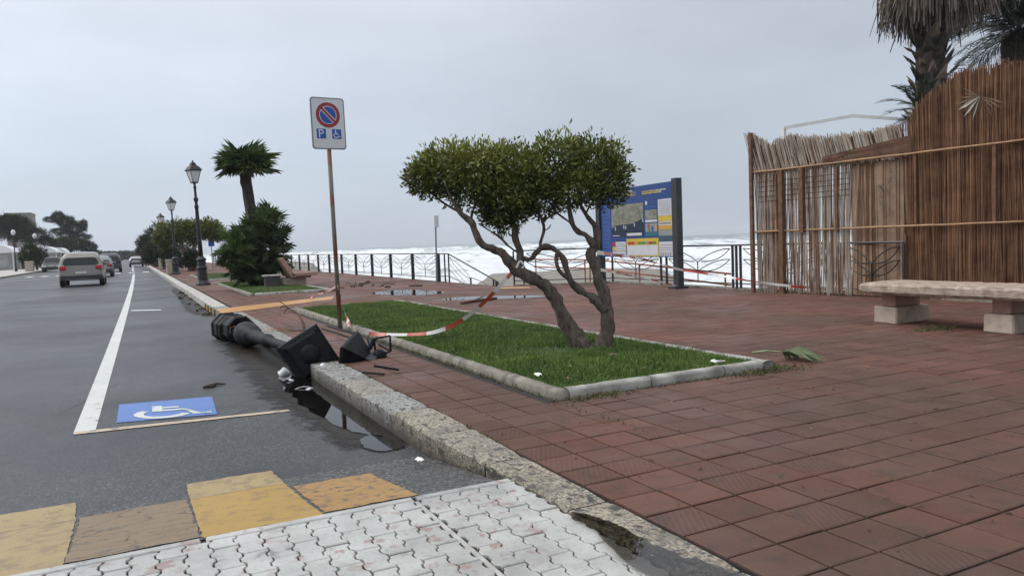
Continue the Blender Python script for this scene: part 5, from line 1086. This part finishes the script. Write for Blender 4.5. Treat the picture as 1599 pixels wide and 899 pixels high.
# bleached broken fan on the upper right of the screen
bf = thing('dry_frond', 'bleached broken fan frond on the upper right of the reed screen', 'palm frond', at_X(1530, 150, (Q0+rd*s_of(1530)).x-.06))
simple('frond_pale', (.40, .36, .30), .8, 0, .3, 9)
m = MB()
for k in range(15): a = R(150+k*13); l = random.uniform(.3, .5); m.add([(0, 0, 0), tuple(rd*math.cos(a)*l*.6+Vector((0, -.03, math.sin(a)*l*.6+.012))), tuple(rd*math.cos(a)*l+Vector((0, -.04, math.sin(a)*l))), tuple(rd*math.cos(a)*l*.6+Vector((0, -.03, math.sin(a)*l*.6-.012)))], [(0, 1, 2, 3)])
m.build('blade_fan', M['frond_dry'], bf)
m = MB()
for k in range(4): a = R(205+k*22); l = .42; m.add([(0, -.01, 0), tuple(rd*math.cos(a)*l*.6+Vector((-.02, -.03, math.sin(a)*l*.6+.035))), tuple(rd*math.cos(a)*l+Vector((-.02, -.04, math.sin(a)*l))), tuple(rd*math.cos(a)*l*.6+Vector((-.02, -.03, math.sin(a)*l*.6-.035)))], [(0, 1, 2, 3)])
m.build('pale_blades', M['frond_pale'], bf)
# white awning frame behind the screen
fd = 17.; fr = thing('awning_frame', 'white metal awning frame rising behind the reed screen', 'frame', (at_depth(1224, 460, fd).x, at_depth(1224, 460, fd).y, -.5)); fo = fr.location
ap, bp_, cp_ = at_depth(1224, 200, fd), at_depth(1332, 181, fd-.6), at_depth(1440, 189, fd-1.2)
MB().tube([(0, 0, 0), ap-fo], .05, 4, twist=.78).build('post', M['white_metal'], fr); MB().tube([ap-fo, bp_-fo], .045, 4, twist=.78).build('beam', M['white_metal'], fr); MB().tube([bp_-fo, cp_-fo], .045, 4, twist=.78).build('beam', M['white_metal'], fr); MB().tube([cp_-fo, Vector((cp_.x-fo.x, cp_.y-fo.y, 0))], .05, 4, twist=.78).build('post', M['white_metal'], fr)
# ================================================================== BARRIER TAPE
def tape(label, pts, w=.07, tw=1.6, seed=0, sub=8, mat='tape'):
    P_ = [Vector(p) for p in pts]; C = []
    for i in range(len(P_)-1):
        a, b, c, d = P_[max(i-1, 0)], P_[i], P_[i+1], P_[min(i+2, len(P_)-1)]
        for k in range(sub):
            s = k/sub; C.append(.5*((2*b)+(c-a)*s+(2*a-5*b+4*c-d)*s*s+(3*b-a-3*c+d)*s**3))
    C.append(P_[-1]); V = []; T = []; l = 0; prev = None
    for i, p in enumerate(C):
        t_ = (C[min(i+1, len(C)-1)]-C[max(i-1, 0)]).normalized(); a = math.pi/2+tw*noise.noise(Vector((l*.8, seed, 0)))*1.5
        sd = t_.cross(Vector((0, 0, 1))).normalized(); up_ = sd.cross(t_); x = (sd*math.cos(a)+up_*math.sin(a))*w/2
        if prev is not None:
            pp, px_, pl_ = prev; l2 = pl_+(p-pp).length; V += [pp-px_, pp+px_, p+x, p-x]; T += [pl_, pl_, l2, l2]; l = l2
        prev = (p, x, l)
    o0 = P_[0]; o = obj('barrier_tape', np_mesh('barrier_tape', np.array([tuple(v-o0) for v in V]), 4, M[mat], attr=T), None, o0); tag(o, label, 'tape', 'red and white barrier tape'); return o
LT = .17
tape('tape sagging across the lawn from the broken lantern to the tree', [(2.35, 8.95, .36), at_depth(575, 520, 9.3), at_depth(606, 522, 9.2), at_depth(640, 522, 9.15), at_depth(675, 519, 9.05), at_depth(706, 508, 8.95), at_depth(735, 490, 8.85), at_depth(765, 463, 8.75), at_depth(790, 436, 8.6), at_depth(806, 418, 8.42)], .046, 1.1, 1)
tape('short tape hanging from the sign pole down to the broken lantern', [(2.88, 11.94, .72), at_depth(533, 470, 12.0), at_depth(539, 490, 11.2), at_depth(545, 506, 10.3), (2.30, 8.97, .40)], .06, 1.6, 2)
tape('tape wound round the left leaning stem', [at_depth(806, 418, 8.38), at_depth(812, 408, 8.36), at_depth(818, 414, 8.38), at_depth(812, 420, 8.40), at_depth(808, 414, 8.40)], .022, .3, 3)
tape('tape from the right stem past the board post to the reed screen', [at_depth(932, 394, 8.62), at_depth(960, 398, 10.5), at_depth(1005, 405, 14.), at_depth(1058, 420, 17.6), at_depth(1090, 425, 17.4), at_depth(1140, 433, 16.9), at_depth(1180, 440, 16.0), at_depth(1230, 446, 15.6), at_depth(1300, 453, 15.0), at_depth(1365, 461, 14.2)], .05, 1.8, 4, mat='tape_long')
tape('lower pale tape from the right stem to the foot of the board post', [at_depth(938, 421, 8.62), at_depth(975, 428, 12), at_depth(1015, 436, 15), at_depth(1056, 446, 17.6)], .035, 1.2, 5, mat='tape_long')
tape('thin tape from the pole across the paving towards the palm bench', [(2.86, 11.95, .70), at_depth(510, 455, 15), at_depth(490, 462, 19), at_depth(478, 470, 20), at_depth(462, 476, 19.5)], .05, 2, 6)
# ================================================================== LOOSE DEBRIS
def stick(label, pts, r, mat='wood_dark', cat='stick', grp='debris washed over the paving', name='stick'):
    p0 = Vector(pts[0]); o = MB().tube([Vector(p)-p0 for p in pts], r, 6, wob=.3).build(name, M[mat]); o.location = p0; tag(o, label, cat, grp); return o
stick('dark red plank lying on the tiles beyond the lawn', [(6.23, 14.96, .02), (6.8, 15.25, .035), (7.37, 15.59, .02)], .032)
stick('dark strip of bark on the road beside the blue panel', [(.60, 8.87, ROAD+.012), (.68, 8.84, ROAD+.02), (.74, 8.95, ROAD+.02), (.84, 8.93, ROAD+.012)], [.012, .03, .02, .008], 'twig')
for i in range(16):
    p = on_ground(random.uniform(545, 640), random.uniform(441, 449)); l = Vector((random.uniform(-.35, .35), random.uniform(-.4, .4), .02)); stick('small dark driftwood scattered on the paving near the long railing', [p+Vector((0, 0, .01)), p+l*.5+Vector((0, 0, .03)), p+l], random.uniform(.012, .035), 'twig')
for i in range(14):
    p = on_ground(random.uniform(490, 535), random.uniform(449, 457)); l = Vector((random.uniform(-.35, .35), random.uniform(-.35, .35), .02)); stick('small driftwood heaped at the corner of the palm bed', [p+Vector((0, 0, .01)), p+l*.5+Vector((0, 0, .04)), p+l], random.uniform(.012, .03), 'twig')
for i in range(18):
    y = random.uniform(19, 33); p = Vector((KX0-.1-abs(random.gauss(0, .14)), y, ROAD+.012)); l = Vector((random.uniform(-.15, .15), random.uniform(-.35, .35), .02)); stick('dark leaf litter lying in the gutter under the far kerb', [p, p+l*.5+Vector((0, 0, .03)), p+l], random.uniform(.015, .04), 'twig')
for i in range(30):
    px, py = random.uniform(700, 1590), random.uniform(590, 895); p = on_ground(px, py)
    if p.x < 2.15 or any(x0-.1 < p.x < x1+.1 and y0-.1 < p.y < y1+.1 for x0, x1, y0, y1 in BEDS): continue
    l = Vector((random.uniform(-.03, .03), random.uniform(-.03, .03), .004)); stick('tiny dark crumb of debris on the near red tiles', [p+Vector((0, 0, .003)), p+l*.5+Vector((0, 0, .004)), p+l], random.uniform(.0015, .004), 'twig', 'debris', 'crumbs on the near tiles', 'debris_crumb')
def scrap(px, py, w, lab, z=.0, mat='paper'):
    p = on_ground(px, py, z); m = MB(); n = 4
    m.v = [((i/n-.5)*w, (j/n-.5)*w*.6, .02+w*.25*noise.noise(Vector((i*1.3, j*1.7, px)))) for j in range(n+1) for i in range(n+1)]; m.f = [(j*5+i, j*5+i+1, j*5+i+6, j*5+i+5) for j in range(n) for i in range(n)]
    o = m.build('paper_scrap', M[mat]); o.location = p; o.rotation_euler.z = px; tag(o, lab, 'litter', 'litter')
scrap(840, 587, .10, 'white paper scrap in the grass near the bed corner', .10); scrap(1121, 567, .13, 'white scrap on the bed border near the palm leaf', .11); scrap(630, 462, .3, 'white scrap in the grass at the far end of the lawn', .1) if 0 else None
scrap(655, 721, .08, 'white scrap on the dark asphalt beside the kerb', ROAD+.06); scrap(958, 556, .09, 'small tan leaf scrap in the grass by the tree foot', .11, 'frond_dry')
# palm leaf and weeds at the bed corner
pf = thing('fallen_palm_leaf', 'torn pale green fan palm leaf lying at the right bed corner', 'palm leaf', on_ground(1175, 566)+Vector((0, 0, .10)))
simple('leaf_pale', (.24, .30, .16), .6, 0, .3, 9)
o = obj('leaf_blade', fan_leaf(15, .46, .30, 50, .25, 40, .016).mesh('leaf_blade', M['leaf_pale']), pf); o.rotation_euler = (R(-12), R(2), R(-18))
def weeds(label, spots, seed, col='grass'):
    r = np.random.default_rng(seed); V = []; T = []
    for (x, y, w, d_, n, h) in spots:
        for _ in range(n):
            px, py = r.normal(x, w), r.normal(y, d_); a = r.uniform(0, 6.28); l = h*r.uniform(.4, 1.3); wd_ = r.uniform(.003, .007); ln = r.normal(0, h*.8, 2)
            V += [(px-math.cos(a)*wd_, py-math.sin(a)*wd_, 0), (px+math.cos(a)*wd_, py+math.sin(a)*wd_, 0), (px+ln[0], py+ln[1], l)]; T += [float(np.clip(r.normal(.35, .2), 0, 1))]*3
    tag(obj('weeds', np_mesh('weeds', np.array(V), 3, M[col], attr=T)), label, 'weeds', None, 'stuff')
leafmat('weed_leaf', (.05, .055, .02), (.16, .14, .06), .7)
weeds('thin brownish weeds along the foot of the near bed border', [(3.35, 5.22, .16, .05, 500, .025), (5.2, 5.20, .20, .06, 700, .03), (5.5, 5.45, .06, .2, 300, .03), (4.4, 5.25, .5, .025, 300, .02), (2.98, 8, .02, 1.8, 900, .03)], 3, 'weed_leaf')
weeds('small weeds beside the stone bench foot', [(8.9, 6.05, .2, .08, 500, .04)], 4, 'weed_leaf')
weeds('mossy weeds in the joint behind the kerb stones', [(2.06, 4.5+i*.35, .008, .12, 26, .012) for i in range(20)], 6, 'weed_leaf')
r = np.random.default_rng(21); V = []; T = []
for _ in range(420):
    if r.random() < .6: x, y, z = r.uniform(3.2, 5.3), r.uniform(5.5, 15), .105
    else: x, y, z = r.uniform(2.2, 8.5), r.uniform(3.2, 12), .006
    if z < .01 and any(x0-.12 < x < x1+.12 and y0-.12 < y < y1+.12 for x0, x1, y0, y1 in BEDS): continue
    a = r.uniform(0, 6.28); l, w = r.uniform(.02, .045), r.uniform(.006, .013); c_, s_ = math.cos(a), math.sin(a); dz = r.uniform(0, .012, 4)
    V += [(x-c_*l/2, y-s_*l/2, z+dz[0]), (x-s_*w, y+c_*w, z+dz[1]), (x+c_*l/2, y+s_*l/2, z+dz[2]), (x+s_*w, y-c_*w, z+dz[3])]; T += [float(r.random())]*4
leafmat('dead_leaf', (.05, .03, .016), (.26, .17, .07), .8)
tag(obj('leaf_litter', np_mesh('leaf_litter', np.array(V), 4, M['dead_leaf'], attr=T)), 'small brown fallen leaves scattered over lawn and tiles', 'leaves', None, 'stuff')
# ================================================================== SIGNS FAR BY THE SEA
def pole_sign(px, py0, py1, dep, w, h, mat, lab, r=.04):
    p = at_depth(px, py0, dep); b_ = Vector((p.x, p.y, -.02)); tp_ = at_depth(px-2, py1, dep); s = thing('pole_sign', lab, 'sign', b_)
    MB().tube([(0, 0, 0), (tp_.x-b_.x, tp_.y-b_.y, tp_.z-b_.z)], r, 6).build('pole', M['sign_grey'], s); MB().cbox(-w/2, w/2, -.02, .02, -h, 0, .012, Matrix.Translation((tp_.x-b_.x, tp_.y-b_.y-.06, tp_.z-b_.z))).build('sign_plate', M[mat], s)
    for zz in (-.15, -h+.15): MB().box(-.05, .05, -.03, .01, zz-.02, zz+.02, Matrix.Translation((tp_.x-b_.x, tp_.y-b_.y-.02, tp_.z-b_.z))).build('clamp', M['sign_grey'], s)
pole_sign(682, 440, 336, 26.0, .16, .42, 'sign_white', 'thin pole with narrow white sign beside the railing corner', .03)
pole_sign(331.5, 402, 375, 62, .46, .5, 'sign_blue', 'small blue sign on a pole behind the clipped tree'); 
# ================================================================== CARS
def car(name, label, x, y, rz, L, W, Hh_, paint, kind='suv', lights='tail_red', group='cars on the seafront road', z=ROAD):
    c = thing(name, label, 'car', (x, y, z), rz, group); g = .30; zb = .95*Hh_/1.6; hw = W/2
    if kind == 'suv': pr = [(-L/2+.05, g+.05), (-L/2, .50), (-L/2+.02, .72), (-L/2+.06, zb), (-L/2+.22, Hh_*.84), (-L/2+.42, Hh_*.965), (-L/2+.95, Hh_), (.1, Hh_*.985), (.55, Hh_*.93), (L/2-1.25, zb+.08), (L/2-.35, zb-.08), (L/2-.05, .7), (L/2, .45), (L/2-.06, g)]
    else: pr = [(-L/2+.05, g+.05), (-L/2, .48), (-L/2+.02, .70), (-L/2+.10, zb), (-L/2+.42, Hh_*.80), (-L/2+.75, Hh_*.96), (-.3, Hh_), (.25, Hh_*.97), (L/2-1.45, zb+.06), (L/2-.4, zb-.1), (L/2-.05, .62), (L/2, .42), (L/2-.06, g)]
    def hwz(zz): return hw*(1-.035*max(0, (.5-zz)/.5)) if zz < zb else hw*(1-.30*((zz-zb)/(Hh_-zb))**1.7)
    m = MB(); n = len(pr); cy, cz_ = 0, Hh_*.5
    rings = []
    for sgn, ins, sh in ((-1, 0, .93), (-1, .025, .962), (-1, .08, .985), (-1, .20, .998), (-1, .45, 1.006), (1, .45, 1.006), (1, .20, .998), (1, .08, .985), (1, .025, .962), (1, 0, .93)):
        base_ = len(m.v)
        for (py, pz) in pr: yy, zz = cy+(py-cy)*sh, cz_+(pz-cz_)*sh; m.v.append((sgn*(hwz(pz)-ins), yy, zz))
        rings.append(base_)
    for a, b in zip(rings, rings[1:]):
        for i in range(n): j = (i+1) % n; m.f.append((a+i, a+j, b+j, b+i)); m.m.append(0)
    m.f.append(tuple(rings[0]+i for i in range(n))); m.f.append(tuple(rings[-1]+i for i in range(n))[::-1]); m.m += [0, 0]
    m.build('body', M[paint], c, False)
    # rear and front glass follow the profile, side glass sits on the flanks
    def band(name, i, f0, f1, wf, mat, lift=.008):
        a, b = Vector((0, *pr[i])), Vector((0, *pr[i+1])); d = b-a; nrm = Vector((0, -d.z, d.y)) if i < 6 else Vector((0, -d.z, d.y)); nrm.normalize()
        if nrm.dot(Vector((0, a.y, a.z-cz_))) < 0: nrm = -nrm
        p, q = a+d*f0+nrm*lift, a+d*f1+nrm*lift; w0, w1 = hwz(p.z)*wf-.04, hwz(q.z)*wf-.05
        o8 = [(-.84, 0), (.84, 0), (.98, .22), (1, .6), (.93, .88), (.80, 1), (-.80, 1), (-.93, .88), (-1, .6), (-.98, .22)]
        P8 = [Vector(((w0+(w1-w0)*v)*u, p.y+(q.y-p.y)*v, p.z+(q.z-p.z)*v)) for u, v in o8]
        return MB().add(P8+[v_-nrm*.03 for v_ in P8], [tuple(range(10)), tuple(range(10, 20))[::-1]]+[(i_, 10+i_, 10+(i_+1) % 10, (i_+1) % 10) for i_ in range(10)]).build(name, mat, c)
    band('rear_window', 3, .06, .99, .88, M['car_glass'], .02)
    wi = 8 if kind == 'suv' else 7; band('windscreen', wi, .05, .92, .9, M['car_glass'], .012)
    for s in (-1, 1):
        sy = [(-L/2+.55, zb+.05), (L/2-1.55, zb+.05), (.35, Hh_*.90), (-L/2+.75, Hh_*.90)]
        MB().add([(s*(hwz(zz)+.004+o), yy, zz) for o in (0, -.03) for yy, zz in sy], [(0, 1, 2, 3), (4, 5, 6, 7), (0, 1, 5, 4), (2, 3, 7, 6)]).build('side_window', M['car_glass'], c)
        MB().cbox(s*(hw-.20)-.15, s*(hw-.20)+.15, -L/2-.02, -L/2+.16, .78*Hh_/1.6, .97*Hh_/1.6, .03).build('tail_light', M[lights], c)
        MB().cbox(s*(hw-.30)-.15, s*(hw-.30)+.15, L/2-.22, L/2+.02, .58, .72, .03).build('headlight', M['glass_milk'], c)
        MB().cbox(s*(hw+.08)-.09, s*(hw+.08)+.09, .42, .54, zb, zb+.15, .03).build('mirror', M[paint], c)
        for yy in (-L/2+.78, L/2-.82):
            T = Matrix.Translation((s*(hw-.11), yy, .34)) @ Matrix.Rotation(R(90), 4, 'Y'); wh = MB().lathe([(.20, -.12), (.30, -.12), (.34, -.09), (.34, .09), (.30, .12), (.20, .12)], 20, T).build('wheel', M['rubber'], c, True); MB().lathe([(.205, -.125), (.205, .125), (.12, .122), (.05, .126), (0, .126)], 14, T @ Matrix.Scale(s, 4, Vector((0, 0, 1)))).build('rim', M['alloy'], wh)
    for e, i in ((-1, 'rear_bumper'), (1, 'front_bumper')): MB().cbox(-hw+.06, hw-.06, e*(L/2-.03)-.06, e*(L/2-.03)+.06, g+.02, .60, .04).build(i, M['car_plastic'], c); MB().box(-.26, .26, e*(L/2+.02)-.012, e*(L/2+.02)+.012, .68, .79).build('number_plate', M['plate'], c)
    MB().cbox(-hw+.3, hw-.3, -L/2-.055, -L/2-.02, g+.08, .38, .01).build('bumper_guard', M['alloy'], c)
    if kind == 'suv': MB().tube([(0, -L/2+1.1, Hh_-.01), (0, -L/2+.95, Hh_+.08)], .012, 5).build('aerial', M['rubber'], c)
    return c
car('suv', 'taupe off-roader car with red tail lights, largest car on the road', -2.45, 47.6, 0, 4.5, 2.05, 1.80, 'car_taupe')
car('hatchback', 'grey hatchback just ahead of the taupe car, one red light showing', -2.35, 66.5, 0, 4.1, 1.95, 1.62, 'car_grey', 'hatch')
car('suv', 'black car ahead of the grey hatchback', -2.0, 84.5, 0, 4.5, 1.95, 1.85, 'car_black', lights='car_glass')
car('hatchback', 'pale grey car parked far ahead against the promenade kerb', .42, 120, 0, 4.2, 1.8, 1.45, 'car_silver', 'hatch', lights='car_glass')
car('hatchback', 'dark hatchback parked by the inland pavement left of the taupe car', -8.7, 107, R(180), 4.2, 2.0, 1.75, 'car_dark', 'hatch')
# ================================================================== INLAND SIDE OF THE ROAD
lp_ = MB().box(-60, -10.3, 30, 300, -.4, -.03).build('inland_pavement', M['concrete_pale']); tag(lp_, 'pale pavement on the far left side of the road', 'pavement', None, 'structure')
MB().box(-10.3, -10.08, 30, 300, -.4, -.02).build('kerb_edge', M['concrete'], lp_)
def pavilion(label, pxc, dep, w, h, side='dark_panel', arch=True):
    p = at_depth(pxc, 420, dep); b_ = thing('pavilion', label, 'pavilion', (p.x, p.y, -.03), R(-4), 'white roofed pavilions inland'); n = 12
    top_ = [(-w/2+w*i/n, h*(.72+.28*math.sin(math.pi*i/n)**.7)) for i in range(n+1)]; dpt = 5.
    m = MB(); m.v = [(x, y, z) for y in (0, dpt) for x, z in top_]; k = n+1; m.f = [(i, i+1, k+i+1, k+i) for i in range(n)]+[tuple(list(range(n+1)))]; o = m.build('roof', M['bright_white'], b_); md = o.modifiers.new('t', 'SOLIDIFY'); md.thickness = .06
    for s in (-1, 1):
        for yy in (.1, dpt-.1): MB().box(s*(w/2-.12)-.07, s*(w/2-.12)+.07, yy-.07, yy+.07, 0, h*.72).build('post', M['white_metal'], b_)
    MB().box(-w/2+.2, w/2-.2, .2, .26, 0, h*.70).build('front_panel', M[side], b_); MB().box(-w/2+.2, w/2-.2, dpt-.3, dpt-.24, 0, h*.70).build('back_panel', M[side], b_)
    return b_
simple('awning_grey', (.30, .31, .30), .7, 0, .3, 1.5)
pavilion('white arched kiosk at the left edge of the pavement', 2, 112, 3.4, 3.7, 'awning_grey'); pavilion('dark sided pavilion with white roof right of the arched kiosk', 30, 118, 2.4, 3.4); pavilion('white roofed pavilion behind the beige planter', 72, 125, 3.4, 3.5, 'awning_grey'); pavilion('white roofed pavilion nearest the tall pine', 92, 135, 2.6, 3.4)
q = at_depth(47, 425, 92); t_ = thing('box_planter', 'beige planter with a shrub on the inland pavement', 'planter', (q.x, q.y, -.03)); MB().cbox(-.45, .45, -.45, .45, 0, 1.25, .04).build('planter_body', M['bench_stone'], t_); MB().cbox(-.49, .49, -.49, .49, 1.1, 1.22, .02).build('planter_rim', M['concrete_pale'], t_)
v, tn = leaves([((0, 0, 2.3), (.75, .7, .95), 1), ((.7, .3, 1.9), (.6, .6, 1.1), .8)], 2600, .22, 61); obj('shrub', np_mesh('shrub', v, 4, M['leaf_bush'], attr=tn), t_)
for (px, dep, hh, lab) in ((25, 95, 4.9, 'pale globe lamp before the umbrella pine, left one'), (58, 103, 4.6, 'pale globe lamp before the umbrella pine, right one')):
    q = at_depth(px, 420, dep); l_ = thing('globe_lamp', lab, 'street lamp', (q.x, q.y, -.03), 0, 'inland globe lamps'); MB().lathe([(.16, 0), (.14, .4), (.07, .5), (.05, hh-.35)], 8).build('column', M['lamp_iron'], l_); MB().lathe([(.07, hh-.36), (.22, hh-.2), (.27, hh), (.22, hh+.2), (.08, hh+.33), (0, hh+.36)], 12).build('globe', M['glass_milk'], l_, True)
q = at_depth(43, 420, 200); bq = thing('building', 'grey flat roofed building behind the umbrella pine', 'building', (q.x, q.y, -.03)); simple('render_grey', (.22, .20, .20), .8, 0, .15, .5)
MB().box(-4, 1.7, 0, 10, 0, 13.5).build('wall', M['render_grey'], bq); MB().box(-4.15, 1.85, -.15, 10.15, 13.5, 13.9).build('roof', M['concrete'], bq)
for zz in (3, 6, 9, 11.5):
    for xx in (-2.8, -.4): w_ = MB().box(xx, xx+1.1, -.04, .05, zz, zz+1.3).build('window', M['car_glass'], bq); MB().box(xx-.1, xx+1.2, -.10, -.03, zz-.12, zz).build('sill', M['concrete_pale'], w_)
d = 100.
crown_tree('dark_bush', 'dark shrubs behind the beige inland planter', tuple(at_depth(60, 422, d)), [pl_lobe(56, 398, 9, 14, d), pl_lobe(66, 402, 8, 14, d), pl_lobe(38, 402, 7, 10, d)], 3500, .24, M['leaf_bush'], [([at_depth(58, 423, d), at_depth(58, 400, d)], .15), ([at_depth(66, 423, d), at_depth(66, 400, d)], .12)], 63, cat='bush')
# ================================================================== SEA MIST
hz = MB().box(-1600, 4100, -400, 4100, -6, 40).build('haze', None); tag(hz, 'thin pale sea mist over the whole seafront', 'haze', None, 'stuff')
hm = bpy.data.materials.new('sea_mist'); hm.use_nodes = True; hn = hm.node_tree.nodes; hn.clear(); ho = hn.new('ShaderNodeOutputMaterial'); hv = hn.new('ShaderNodeVolumePrincipled')
hv.inputs['Color'].default_value = (.92, .96, 1, 1); hv.inputs['Density'].default_value = .00026; hv.inputs['Anisotropy'].default_value = 0.
hm.node_tree.links.new(hv.outputs[0], ho.inputs['Volume']); hz.data.materials.clear(); hz.data.materials.append(hm)
